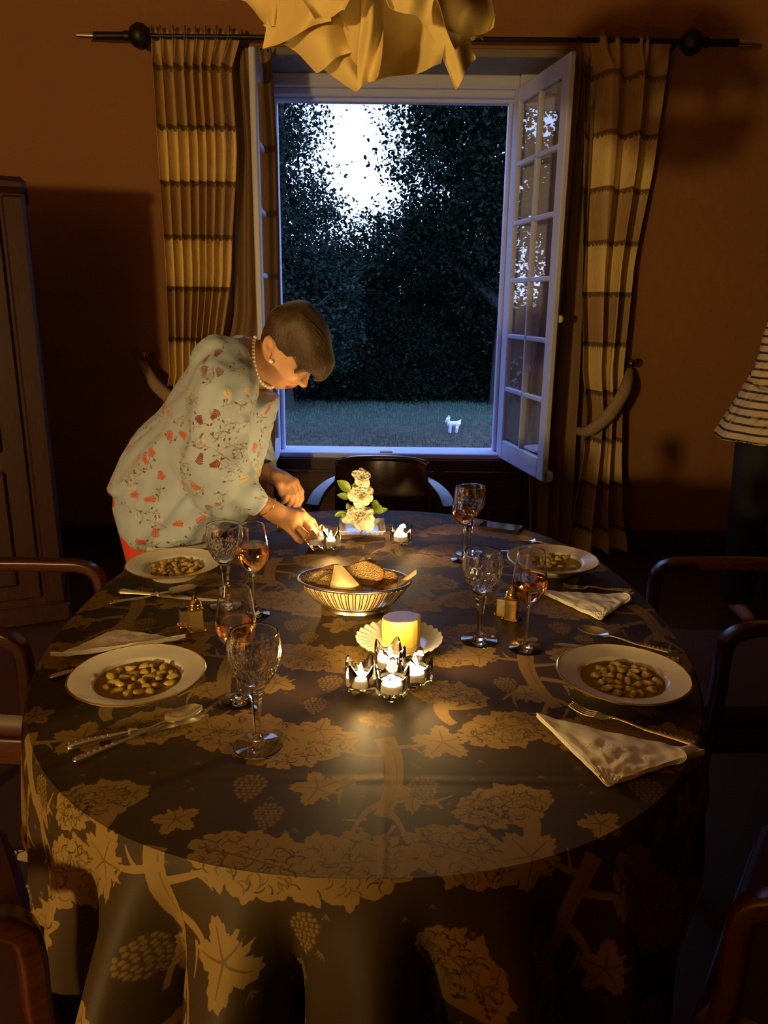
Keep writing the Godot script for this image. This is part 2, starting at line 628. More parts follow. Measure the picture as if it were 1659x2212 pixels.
func room() -> void:
	# window wall with its deep embrasure; the room closes behind the camera
	var w := MB.new()
	w.box(Vector3(-3.2, 0, -4.45), Vector3(-0.80, 3.3, -4.92))
	w.box(Vector3(0.94, 0, -4.45), Vector3(3.2, 3.3, -4.92))
	w.box(Vector3(-0.80, 2.70, -4.45), Vector3(0.94, 3.3, -4.92))
	struct("wall_back", w, M.wall, 20.0)
	struct("wall_left", MB.new().box(Vector3(-3.2, 0, -4.92), Vector3(-3.4, 3.3, 3.0)), M.wall, 20.0)
	struct("wall_right", MB.new().box(Vector3(3.2, 0, -4.92), Vector3(3.4, 3.3, 3.0)), M.wall, 20.0)
	struct("wall_front", MB.new().box(Vector3(-3.4, 0, 2.8), Vector3(3.4, 3.3, 3.0)), M.wall, 20.0)
	var pw := MB.new()      # partition with a wide opening, through which the lamp of the passage shines
	pw.box(Vector3(-1.30, 0, 0.90), Vector3(3.2, 3.3, 1.05))
	pw.box(Vector3(-3.2, 2.75, 0.90), Vector3(-1.30, 3.3, 1.05))
	struct("wall_partition", pw, M.wall, 20.0)
	struct("ceiling", MB.new().box(Vector3(-3.4, 3.3, -4.92), Vector3(3.4, 3.5, 3.0)), mat(lin(0.45, 0.38, 0.28), 0.9), 20.0)
	struct("floor", MB.new().box(Vector3(-3.4, -0.2, -4.92), Vector3(3.4, 0.0, 3.0)), M.floor, 20.0)
	# panelled breast below the window
	var b := MB.new()
	b.box(Vector3(-0.80, 0, -4.72), Vector3(0.94, 0.485, -4.92))
	var br := struct("trim_1", b, M.panel, 20.0)
	for k in 3:
		var x0 := -0.72 + k * 0.55
		var m := MB.new()
		m.box(Vector3(x0, 0.08, -4.72), Vector3(x0 + 0.48, 0.42, -4.70), 0.008)
		wpart("panel", m, M.panel, br, 20.0)
		var f := MB.new()
		for e in [[0.0, 0.08, 0.48, 0.10], [0.0, 0.40, 0.48, 0.42], [0.0, 0.10, 0.02, 0.40], [0.46, 0.10, 0.48, 0.40]]:
			f.box(Vector3(x0 + e[0], e[1], -4.71), Vector3(x0 + e[2], e[3], -4.69), 0.004)
		wpart("moulding", f, M.panel, br, 20.0)
	# painted lining of the embrasure
	var s := MB.new()
	s.box(Vector3(-0.80, 2.665, -4.46), Vector3(0.94, 2.70, -4.92))
	struct("trim_2", s, M.soffit, 20.0)
	struct("baseboard_back", MB.new().box(Vector3(0.95, 0, -4.425), Vector3(3.2, 0.13, -4.45), 0.008).box(Vector3(-3.2, 0, -4.425), Vector3(-0.81, 0.13, -4.45), 0.008), M.panel, 20.0)
	rug()

func rug() -> void:
	var im := Image.create(1024, 1024, false, Image.FORMAT_RGB8)
	var cream := lin(0.62, 0.52, 0.30); var ink := lin(0.022, 0.02, 0.018); var red := lin(0.14, 0.02, 0.016)
	im.fill(cream)
	for k in 15:
		var c := Vector2(rng.randf() * 1024, rng.randf() * 1024)
		var a := rng.randf() * TAU
		fill_poly(im, blob(c, Vector2(cos(a), sin(a)) * rng.randf_range(80, 150), rng.randf_range(50, 80), 60, 13, 0.3), ink if k % 3 else red)
	for k in 26:
		var c := Vector2(rng.randf() * 1024, rng.randf() * 1024)
		for p in 6:
			var d := Vector2(cos(p * TAU / 6), sin(p * TAU / 6))
			var q := PackedVector2Array()
			for s in 14: q.append(c + d * 34 + Vector2(cos(TAU * s / 14), sin(TAU * s / 14)) * 24)
			fill_poly(im, q, ink)
			var q2 := PackedVector2Array()
			for s in 14: q2.append(c + d * 34 + Vector2(cos(TAU * s / 14), sin(TAU * s / 14)) * 19)
			fill_poly(im, q2, cream)
		disc(im, c, 12, red)
	for k in 30:
		var c := Vector2(rng.randf() * 1024, rng.randf() * 1024)
		var e := c + Vector2.from_angle(rng.randf() * TAU) * 160
		stroke(im, curve2(c, c.lerp(e, 0.5) + Vector2(rng.randf_range(-70, 70), rng.randf_range(-70, 70)), e), 9, 3, ink)
	var m := mat(Color.WHITE, 0.95)
	m.albedo_texture = ImageTexture.create_from_image(im)
	var st := MB.new()
	var rows := []
	for r in 9:
		var row := PackedVector3Array()
		for k in 9: row.append(Vector3(-1.85 + 2.1 * k / 8.0, 0.006 + 0.003 * sin(k * 2.1 + r * 1.3), -1.75 + 2.35 * r / 8.0))
		rows.append(row)
	st.sheet(rows, 0.008, Vector2(2.1, 2.3))
	one("rug", st, m, "cream rug with black leaf outlines and red blossoms under the dining table", "rug")

func window() -> void:
	var zf := -4.82
	var x0 := -0.685; var x1 := 0.735; var y0 := 0.485; var y1 := 2.665
	# fixed frame
	var fr := MB.new()
	fr.box(Vector3(-0.80, y0, -4.92), Vector3(x0, y1, -4.76), 0.006)
	fr.box(Vector3(x1, y0, -4.92), Vector3(0.94, y1, -4.76), 0.006)
	fr.box(Vector3(x0, 2.595, -4.92), Vector3(x1, y1, -4.78), 0.006)
	fr.box(Vector3(x0 - 0.02, y0, -4.98), Vector3(x1 + 0.02, 0.520, -4.75), 0.006)
	var win := struct("window_1", fr, M.paint, 20.0)
	var mo := MB.new()
	mo.box(Vector3(x0, 2.555, -4.90), Vector3(x1, 2.597, -4.80), 0.008)
	mo.box(Vector3(x0, 2.535, -4.91), Vector3(x1, 2.556, -4.84), 0.006)
	for s in [[x0, x0 + 0.022, x0 + 0.045], [x1, x1 - 0.022, x1 - 0.045]]:
		mo.box(Vector3(s[0], 0.52, -4.90), Vector3(s[1], 2.54, -4.80), 0.006)
		mo.box(Vector3(s[1], 0.52, -4.92), Vector3(s[2], 2.54, -4.85), 0.006)
	wpart("window_frame", mo, M.paint, win, 20.0)
	var st := MB.new()
	st.box(Vector3(-0.03, 0.519, -4.80), Vector3(0.05, 0.532, -4.76), 0.004)
	wpart("latch_plate", st, M.paint, win, 20.0)
	casement(Vector3(0.722, 0.50, -4.79), Vector3(0.872, 0.50, -4.08), 1.0, "right casement standing open with dark garden reflections in its twelve panes")
	casement(Vector3(-0.672, 0.50, -4.79), Vector3(-0.648, 0.50, -4.06), -1.0, "left casement standing open edge-on beside the left curtain")

# one open sash: hinge line at a, free edge at b, 2 by 6 panes
func casement(a: Vector3, b: Vector3, side: float, label: String) -> void:
	var H := 2.09
	var d := (b - a)
	var W := d.length()
	d = d.normalized()
	var o := thing("window_casement", a, label, "window", "open casements", atan2(-d.z, d.x))
	var t := 0.016
	var f := MB.new()
	f.box(Vector3(0, 0.0, -t), Vector3(0.085, H, t), 0.006)
	f.box(Vector3(W - 0.085, 0, -t), Vector3(W, H, t), 0.006)
	f.box(Vector3(0.085, H - 0.085, -t), Vector3(W - 0.085, H, t), 0.006)
	f.box(Vector3(0.085, 0, -t), Vector3(W - 0.085, 0.12, t), 0.006)
	part("sash_frame", f, M.paint, o, 20.0)
	var wb := MB.new()
	wb.bar([Vector3(0, 0.03, side * t * -1.0), Vector3(W, 0.03, side * t * -1.0)], 0.06, 0.06, Vector3.UP, 0.6)
	part("weather_bar", wb, M.paint, o, 20.0)
	var bars := MB.new()
	var xm := W * 0.5
	var bv := MB.new()
	bv.box(Vector3(xm - 0.013, 0.12, -0.016), Vector3(xm + 0.013, H - 0.085, 0.016), 0.005)
	part("glazing_bar", bv, M.paint, o, 20.0)
	var ph := (H - 0.205) / 6.0
	for k in range(1, 6):
		var y := 0.12 + ph * k
		part("glazing_bar", MB.new().box(Vector3(0.085, y - 0.013, -0.016), Vector3(W - 0.085, y + 0.013, 0.016), 0.005), M.paint, o, 20.0)
	for k in 6:
		for c in 2:
			var pa := MB.new()
			var l := 0.083 if c == 0 else xm + 0.011
			var r := xm - 0.011 if c == 0 else W - 0.083
			pa.box(Vector3(l, 0.12 + ph * k + 0.011, -0.0015), Vector3(r, 0.12 + ph * (k + 1) - 0.011, 0.0015))
			part("pane", pa, M.pane, o, 20.0)
	for y in [0.25, 1.05, 1.85]: part("hinge", MB.new().tube([Vector3(-0.008, y - 0.04, 0), Vector3(-0.008, y + 0.04, 0)], 0.010, 10), M.paint, o)
	if side > 0:
		var kn := MB.new()
		var kp := Vector3(W - 0.03, 0.86, -t - 0.02)
		kn.lathe([Vector2(0.0, -0.022), Vector2(0.014, -0.016), Vector2(0.02, 0.0), Vector2(0.014, 0.016), Vector2(0.0, 0.022)], 14, kp)
		part("knob", kn, M.china, o)

func outside() -> void:
	# sloping lawn with a bare mound round the right-hand tree
	var rows := []
	var f := FastNoiseLite.new()
	f.seed = 5; f.frequency = 0.6
	for r in 61:
		var row := PackedVector3Array()
		var z := -4.95 - 26.0 * r / 60.0
		for k in 61:
			var x := -13.0 + 26.0 * k / 60.0
			var y := -0.35 + 0.02 * f.get_noise_2d(x * 3, z * 3)
			y += 0.16 * exp(-(pow((x - 1.25) / 0.75, 2) + pow((z + 11.2) / 0.6, 2)))
			row.append(Vector3(x, y, z))
		rows.append(row)
	var gm := tri_map(mat(Color.WHITE, 0.95), Vector3.ONE * 0.35)
	gm.albedo_texture = noise_tex(0.03, [[0.0, lin(0.040, 0.030, 0.020)], [0.5, lin(0.06, 0.052, 0.034)], [1.0, lin(0.085, 0.10, 0.06)]], 512, 5, 9)
	var g := struct("ground", MB.new().sheet(rows, 0.0, Vector2(1, 1)), gm, 179.0)
	# grass blades nearest the window
	var bl := MB.new()
	for k in 3:
		var a := TAU * k / 3.0
		var d := Vector3(cos(a), 0, sin(a))
		var s := Vector3(-d.z, 0, d.x) * 0.006
		var q := bl.add(d * 0.01 - s); var q2 := bl.add(d * 0.01 + s); var q3 := bl.add(d * 0.03 + Vector3(0, 0.06, 0))
		bl.tri(q, q2, q3)
	var mm := MultiMesh.new()
	mm.transform_format = MultiMesh.TRANSFORM_3D
	mm.use_colors = true
	mm.mesh = bl.mesh(10.0)
	mm.instance_count = 26000
	for k in mm.instance_count:
		var p := Vector3(rng.randf_range(-4.5, 4.5), -0.36, -5.6 - pow(rng.randf(), 0.8) * 9.0)
		p.y += 0.16 * exp(-(pow((p.x - 1.25) / 0.75, 2) + pow((p.z + 11.2) / 0.6, 2)))
		mm.set_instance_transform(k, Transform3D(Basis(Vector3.UP, rng.randf() * TAU).scaled(Vector3.ONE * rng.randf_range(0.5, 1.1)), p))
		var far := smoothstep(-9.5, -11.5, p.z + f.get_noise_2d(p.x * 2, p.z * 2) * 1.2)
		var cc := Color(0.075, 0.062, 0.045).lerp(Color(0.07, 0.17, 0.12), far)
		mm.set_instance_color(k, cc * rng.randf_range(0.7, 1.25))
	var gr := MultiMeshInstance3D.new()
	gr.name = "grass"
	gr.multimesh = mm
	var vm := mat(Color.WHITE, 0.9)
	vm.vertex_color_use_as_albedo = true
	gr.material_override = vm
	add_child(gr)
	tag(gr, "short patchy lawn grass outside the window", "grass", "", "stuff")
	# trees: trunk base, trunk height, crown lumps [centre, radii, leaves], leaf size, tint
	tree(Vector3(-1.66, -0.35, -13.0), 7.0, 0.10, [[Vector3(-1.95, 3.0, -13.2), Vector3(1.05, 2.1, 0.8), 8200], [Vector3(-2.3, 5.0, -13.2), Vector3(0.95, 2.2, 0.8), 6500], [Vector3(-1.55, 1.3, -13.0), Vector3(1.2, 1.15, 0.8), 4200], [Vector3(-1.05, 2.2, -13.3), Vector3(0.7, 0.9, 0.6), 1500]], 0.085, Color(0.030, 0.048, 0.046), "tall grey-green conifer with drooping sprays left of the sky gap")
	tree(Vector3(2.15, -0.35, -14.0), 8.0, 0.22, [[Vector3(2.6, 4.6, -14.2), Vector3(2.0, 2.2, 1.4), 11000], [Vector3(1.3, 3.6, -14.0), Vector3(1.35, 1.6, 1.1), 7000], [Vector3(2.4, 2.4, -14.0), Vector3(1.5, 1.5, 1.1), 5600], [Vector3(0.85, 4.9, -14.0), Vector3(1.0, 0.9, 0.8), 1500], [Vector3(0.75, 2.4, -14.2), Vector3(0.9, 0.8, 0.8), 1900]], 0.10, Color(0.014, 0.026, 0.020), "large dark broadleaf tree filling the right of the open window")
	tree(Vector3(0.1, -0.35, -16.5), 2.6, 0.14, [[Vector3(0.2, 1.9, -16.5), Vector3(1.9, 1.35, 1.0), 6500], [Vector3(-1.2, 1.5, -16.8), Vector3(1.3, 1.1, 0.9), 3400], [Vector3(1.5, 1.9, -16.5), Vector3(1.4, 1.2, 1.0), 3200]], 0.10, Color(0.020, 0.036, 0.024), "mid green bushy tree in the middle of the garden below the sky gap")
	tree(Vector3(-0.4, -0.35, -14.6), 1.2, 0.05, [[Vector3(-0.3, 0.55, -14.6), Vector3(1.8, 1.0, 0.7), 6500], [Vector3(-0.5, -0.1, -14.5), Vector3(2.8, 0.75, 0.5), 8000]], 0.085, Color(0.014, 0.022, 0.016), "low dark shrub at the far edge of the lawn behind the woman")
	tree(Vector3(1.9, -0.35, -14.9), 1.4, 0.05, [[Vector3(1.9, 0.6, -14.9), Vector3(1.7, 1.1, 0.7), 6000], [Vector3(2.6, -0.1, -14.8), Vector3(2.4, 0.8, 0.5), 8000]], 0.085, Color(0.008, 0.013, 0.010), "almost black shrub at the far edge of the lawn near the glowing lamb")
	tree(Vector3(-3.6, -0.35, -14.5), 6.0, 0.16, [[Vector3(-3.9, 2.6, -14.5), Vector3(1.6, 3.0, 1.3), 6000]], 0.10, Color(0.012, 0.022, 0.018), "dark evergreen at the far left, partly hidden by the left casement")
	tree(Vector3(4.6, -0.35, -13.5), 6.0, 0.18, [[Vector3(5.1, 2.4, -13.5), Vector3(1.7, 2.6, 1.3), 1500]], 0.10, Color(0.010, 0.018, 0.014), "dark tree seen through the panes of the right casement")
	tree(Vector3(-0.2, -0.35, -21.0), 4.0, 0.18, [[Vector3(-3.0, 1.6, -21.0), Vector3(3.2, 2.0, 1.0), 5000], [Vector3(1.6, 1.4, -21.0), Vector3(3.2, 1.9, 1.0), 5000], [Vector3(5.0, 2.2, -21.0), Vector3(2.6, 2.6, 1.0), 4000]], 0.16, Color(0.012, 0.020, 0.016), "dark hedge line at the very back of the garden")
	tree(Vector3(-6.5, -0.35, -10.5), 7.0, 0.2, [[Vector3(-6.8, 3.2, -10.5), Vector3(2.4, 3.8, 1.6), 9000]], 0.14, Color(0.012, 0.020, 0.016), "dense dark tree far to the left, seen mirrored in the right casement")
	tree(Vector3(-10.5, -0.35, -8.5), 7.0, 0.2, [[Vector3(-10.5, 3.4, -8.5), Vector3(2.4, 4.0, 2.6), 9000]], 0.16, Color(0.012, 0.020, 0.016), "outermost dark tree to the left of the garden")
	tree(Vector3(-5.4, -0.35, -13.0), 7.0, 0.2, [[Vector3(-5.3, 3.0, -13.0), Vector3(1.9, 3.9, 1.2), 9000]], 0.13, Color(0.012, 0.020, 0.016), "dense dark tree left of the conifer, mirrored in the panes of the right casement")
	lamb()

func tree(at: Vector3, hh: float, rad: float, lumps: Array, leaf: float, tint: Color, label: String) -> void:
	var o := thing("tree" if hh > 2.0 else "shrub", at, label, "tree" if hh > 2.0 else "shrub", "trees of the garden" if hh > 2.0 else "shrubs of the garden")
	var bark := mat(lin(0.045, 0.042, 0.042), 0.9)
	var pts := []
	for k in 9: pts.append(Vector3(rng.randf_range(-1, 1) * rad * 0.4, -0.1 + hh * k / 8.0, rng.randf_range(-1, 1) * rad * 0.4))
	part("trunk", MB.new().tube(pts, [rad * 1.3, rad, rad * 0.9, rad * 0.8, rad * 0.7, rad * 0.6, rad * 0.45, rad * 0.3, rad * 0.15], 9), bark, o)
	for l in lumps:
		var c: Vector3 = l[0] - at
		for b in 2:
			var e: Vector3 = c + Vector3(rng.randf_range(-0.6, 0.6) * l[1].x, rng.randf_range(-0.3, 0.6) * l[1].y, rng.randf_range(-0.5, 0.5) * l[1].z)
			var s := Vector3(0, clampf(e.y * 0.55, 0.2, hh * 0.85), 0)
			part("branch", MB.new().tube(bez(s, s.lerp(e, 0.4) + Vector3(0, 0.3, 0), e, e + (e - s) * 0.1, 6), [rad * 0.4, rad * 0.35, rad * 0.28, rad * 0.2, rad * 0.14, rad * 0.1, rad * 0.05], 6), bark, o)
	var lf := MB.new()
	var q := [Vector3(0, 0, 0), Vector3(-0.28, 0.35, 0.06), Vector3(0.28, 0.35, 0.06), Vector3(-0.2, 0.75, 0.05), Vector3(0.2, 0.75, 0.05), Vector3(0, 1.0, -0.05), Vector3(0, 0.4, -0.03)]
	for p in q: lf.add(p - Vector3(0, 0.5, 0))
	for e in [[0, 1, 6], [0, 6, 2], [1, 3, 6], [6, 4, 2], [3, 5, 6], [6, 5, 4]]: lf.tri(e[0], e[1], e[2])
	var n := 0
	for l in lumps:
		l[2] = int(l[2] * 2.4)
		n += int(l[2])
	var mm := MultiMesh.new()
	mm.transform_format = MultiMesh.TRANSFORM_3D
	mm.use_colors = true
	mm.mesh = lf.mesh(10.0)
	mm.instance_count = n
	var k := 0
	for l in lumps:
		var tw := []
		for s in int(l[2]) / 80:      # leaves sit in sprays along twigs
			var d := Vector3(rng.randfn(), rng.randfn(), rng.randfn()).normalized() * pow(rng.randf(), 0.36)
			tw.append(d)
		for s in int(l[2]):
			var d: Vector3 = tw[s % tw.size()]
			var p: Vector3 = l[0] - at + d * l[1] + Vector3(rng.randfn(), rng.randfn() * 0.7 - 0.3, rng.randfn()) * leaf * 2.0
			var B := Basis.from_euler(Vector3(rng.randf() * TAU, rng.randf() * TAU, rng.randf() * TAU)).scaled(Vector3.ONE * leaf * 0.72 * rng.randf_range(0.75, 1.5))
			mm.set_instance_transform(k, Transform3D(B, p))
			mm.set_instance_color(k, tint * Color(0.62, 0.72, 0.55) * rng.randf_range(0.55, 1.5))
			k += 1
	var mi := MultiMeshInstance3D.new()
	mi.name = "crown"
	mi.multimesh = mm
	var vm := mat(Color.WHITE, 0.85)
	vm.metallic_specular = 0.2
	vm.vertex_color_use_as_albedo = true
	mi.material_override = vm
	o.add_child(mi, true)
	tag(mi, "", "", "", "stuff")

# small luminous animal on the lawn
func lamb() -> void:
	var at := pt(979, 935, -0.30)
	var S := 0.0031 / 0.4915     # metres per photograph pixel there
	var pp := func(x: float, y: float, z := 0.0) -> Vector3: return Vector3((x - 979) * S, (935 - y) * S, z)
	var fl := Field.new(Vector3(-0.16, -0.02, -0.08), Vector3(0.16, 0.27, 0.08), 0.006)
	fl.cap(pp.call(970, 915), pp.call(989, 915), 0.034, 0.036, 0.015)
	fl.cap(pp.call(969, 914), pp.call(967, 905), 0.024, 0.018, 0.015)
	fl.cap(pp.call(968, 902), pp.call(961.5, 911), 0.022, 0.012, 0.012)
	fl.cap(pp.call(990, 912), pp.call(994, 907), 0.026, 0.012, 0.015)
	for z in [-0.020, 0.020]:
		fl.cap(pp.call(972, 918, z), pp.call(971.5 + z * 60, 934, z), 0.019, 0.013, 0.010)
		fl.cap(pp.call(988, 918, z), pp.call(985 + z * 60, 934, z), 0.021, 0.012, 0.010)
		fl.cap(pp.call(967, 900, z * 0.6), pp.call(969, 897, z * 1.2), 0.008, 0.005, 0.006)
	var mb := MB.new()
	fl.skin(mb)
	var o := thing("lamb_figure", at, "small white glowing lamb figure standing on the dark lawn", "figure")
	var wm := mat(lin(0.62, 0.62, 0.72), 0.5)
	wm.emission_enabled = true
	wm.emission = lin(0.10, 0.16, 0.42)
	wm.emission_energy_multiplier = 0.2
	part("body", mb, wm, o, 179.0)
	var gm := mat(lin(0.9, 0.95, 1), 0.5)
	gm.emission_enabled = true
	gm.emission = lin(0.55, 0.85, 1.0)
	gm.emission_energy_multiplier = 2.5
	for e in [[965, 903.5, 5.0, 0.020], [991, 912, 7.0, 0.034], [986, 922, 5.0, 0.036]]:
		var b := MB.new()
		b.lathe([Vector2(0, -0.006), Vector2(0.013, -0.003), Vector2(0.016, 0.0), Vector2(0.013, 0.004), Vector2(0, 0.006)], 14)
		b.xf(Transform3D(Basis(Vector3.RIGHT, PI / 2).scaled(Vector3(float(e[2]) * S / 0.036, 0.7 * float(e[2]) * S / 0.036, 1)), pp.call(e[0], e[1], e[3])))
		part("lamp", b, gm, o)
	var l := OmniLight3D.new()
	l.name = "lamb_light"
	l.light_color = lin(0.55, 0.85, 1.0)
	l.light_energy = 0.002
	l.shadow_enabled = true
	l.position = at + Vector3(0.0, 0.2, 0.08)
	add_child(l)

# ================================================================ table and damask cloth
const HX := 0.655
const HZ := 0.856
const EXP := 2.25
func oval(a: float, k := 1.0) -> Vector2:
	var c := cos(a); var s := sin(a)
	return Vector2(signf(c) * pow(absf(c), 2.0 / EXP) * HX * k, signf(s) * pow(absf(s), 2.0 / EXP) * HZ * k) + TC

func damask() -> Array:
	# one repeat of the woven vine: pale branches, leaf masses and grapes on a dark ground
	var T := 512
	PS = 2.0
	var im := Image.create(T * 2, T * 2, false, Image.FORMAT_RGB8)      # r: motif, g: height, b: shade
	var ground := Color(0, 0.35, 0.5)
	im.fill(ground)
	var mo := Color(1, 0.6, 0.5)
	for k in 70:
		var p := Vector2(rng.randf() * T, rng.randf() * T)
		for s in [-1, 0, 1]: stroke(im, [p, p + Vector2(s * 5, 7)], 2.2, 1.0, Color(0.55, 0.5, 0.5))
	var trunks := [[Vector2(120, 30), Vector2(150, 110), Vector2(118, 205), -1.0], [Vector2(372, 262), Vector2(352, 350), Vector2(388, 452), 1.0]]
	for tr in trunks:
		var a: Vector2 = tr[0]; var b: Vector2 = tr[1]; var c: Vector2 = tr[2]; var sg: float = tr[3]
		stroke(im, curve2(a, b, c, 14), 30, 20, mo)
		stroke(im, curve2(a + Vector2(4, 10), b + Vector2(4, 0), c + Vector2(3, 0), 14), 3, 2, Color(0.72, 0.45, 0.4))
		for e in [[0.5, Vector2(70, 44), 15.0], [0.62, Vector2(-74, 50), 13.0], [0.85, Vector2(36, 62), 12.0], [0.9, Vector2(-30, 66), 11.0], [0.25, Vector2(80, -22), 12.0], [0.15, Vector2(-66, -14), 12.0]]:
			var s := a.lerp(c, e[0])
			var d: Vector2 = e[1] * Vector2(sg, 1)
			stroke(im, curve2(s, s + d * Vector2(0.7, 0.2), s + d, 9), e[2], 4, mo)
			for tw in 2:
				var q := s + d * (0.5 + 0.25 * tw)
				stroke(im, curve2(q, q + d.rotated(0.8 - 1.6 * tw) * 0.25, q + d.rotated(1.0 - 2.0 * tw) * 0.42, 6), 6, 2, mo)
		leaf_mass(im, c + Vector2(46 * sg, 84), Vector2(88, 16 * sg), 50)
		leaf_mass(im, c + Vector2(-92 * sg, 64), Vector2(62, -26 * sg), 42)
		leaf_mass(im, a + Vector2(118 * sg, 24), Vector2(76, 26 * sg), 44)
		vine_leaf(im, a + Vector2(-84 * sg, 10), 46, 0.4 * sg)
		vine_leaf(im, a + Vector2(84 * sg, 120), 38, -0.7 * sg)
		vine_leaf(im, c + Vector2(-40 * sg, -40), 32, 2.1 * sg)
		grapes(im, a + Vector2(-52 * sg, 96), 1.0)
		grapes(im, a + Vector2(172 * sg, 96), 1.1)
		grapes(im, c + Vector2(138 * sg, -20), 0.95)
		# gnarled stump with pierced bark
		var g: Vector2 = c + Vector2(-150 * sg, 6)
		stroke(im, curve2(g + Vector2(-34 * sg, -16), g + Vector2(0, -2), g + Vector2(40 * sg, -20), 8), 32, 24, mo)
		stroke(im, curve2(g + Vector2(-28 * sg, -12), g + Vector2(-36 * sg, 20), g + Vector2(-14 * sg, 46), 8), 26, 14, mo)
		leaf_mass(im, a + Vector2(-150 * sg, 150), Vector2(58, 20 * sg), 34)
		vine_leaf(im, c + Vector2(150 * sg, 70), 34, 1.2 * sg)
		vine_leaf(im, a + Vector2(10 * sg, -48), 30, -1.9 * sg)
		for s in 14: disc(im, g + Vector2(rng.randf_range(-8, 36) * sg, rng.randf_range(-26, -6)), 2.6, Color(0.1, 0.3, 0.5))
	PS = 1.0
	return [im]

func leaf_mass(im: Image, c: Vector2, ax: Vector2, ry: float) -> void:
	fill_poly(im, blob(c, ax, ry, 90, 13, 0.20), Color(1, 0.6, 0.5))
	for k in 11:
		var t := TAU * k / 11.0 + 0.2
		fill_poly(im, blob(c + ax * cos(t) * 0.86 + ax.normalized().orthogonal() * sin(t) * ry * 0.86, Vector2.from_angle(t + ax.angle()) * rng.randf_range(13, 20), 11, 18, 5, 0.25), Color(1, 0.6, 0.5))
	var u := ax.normalized(); var w := u.orthogonal()
	for k in 84:        # cauliflower-like lobes drawn with short dark arcs
		var a := rng.randf() * TAU
		var r := sqrt(rng.randf()) * 0.9
		var p := c + u * cos(a) * r * ax.length() + w * sin(a) * r * ry
		var d := Vector2.from_angle(rng.randf() * TAU) * 7.0
		stroke(im, curve2(p - d, p + d.orthogonal() * 0.9, p + d, 5), 1.2, 2.4, Color(0.55 if k % 3 else 0.15, 0.42, 0.42))
	stroke(im, curve2(c - ax * 0.8, c + w * 6, c + ax * 0.7, 8), 3.0, 1.4, Color(0.5, 0.4, 0.4))
func vine_leaf(im: Image, c: Vector2, r: float, a: float) -> void:
	var q := PackedVector2Array()
	for k in 90:
		var t := TAU * k / 90
		var s := 0.55 + 0.42 * pow(absf(cos(t * 2.5)), 1.4) + 0.06 * sin(t * 27.0)
		if k < 4 or k > 86: s *= 0.6
		q.append(c + Vector2.from_angle(t + a) * r * s)
	fill_poly(im, q, Color(1, 0.6, 0.5))
	for k in 5:
		stroke(im, [c, c + Vector2.from_angle(a + TAU * (k + 0.0) / 5.0 + TAU * 0.0) * r * 0.75], 2.6, 1.0, Color(0.5, 0.42, 0.42))
func grapes(im: Image, c: Vector2, s: float) -> void:
	for row in 9:
		var n := [3, 5, 6, 6, 5, 5, 4, 3, 1][row] as int
		for k in n:
			var p := c + Vector2((k - (n - 1) * 0.5) * 6.6 + rng.randf_range(-0.8, 0.8), row * 5.9 + rng.randf_range(-0.8, 0.8)) * s
			disc(im, p, 4.1 * s, Color(0.22, 0.3, 0.5))
			disc(im, p - Vector2(0.6, 0.8), 2.7 * s, Color(0.74, 0.62, 0.5))

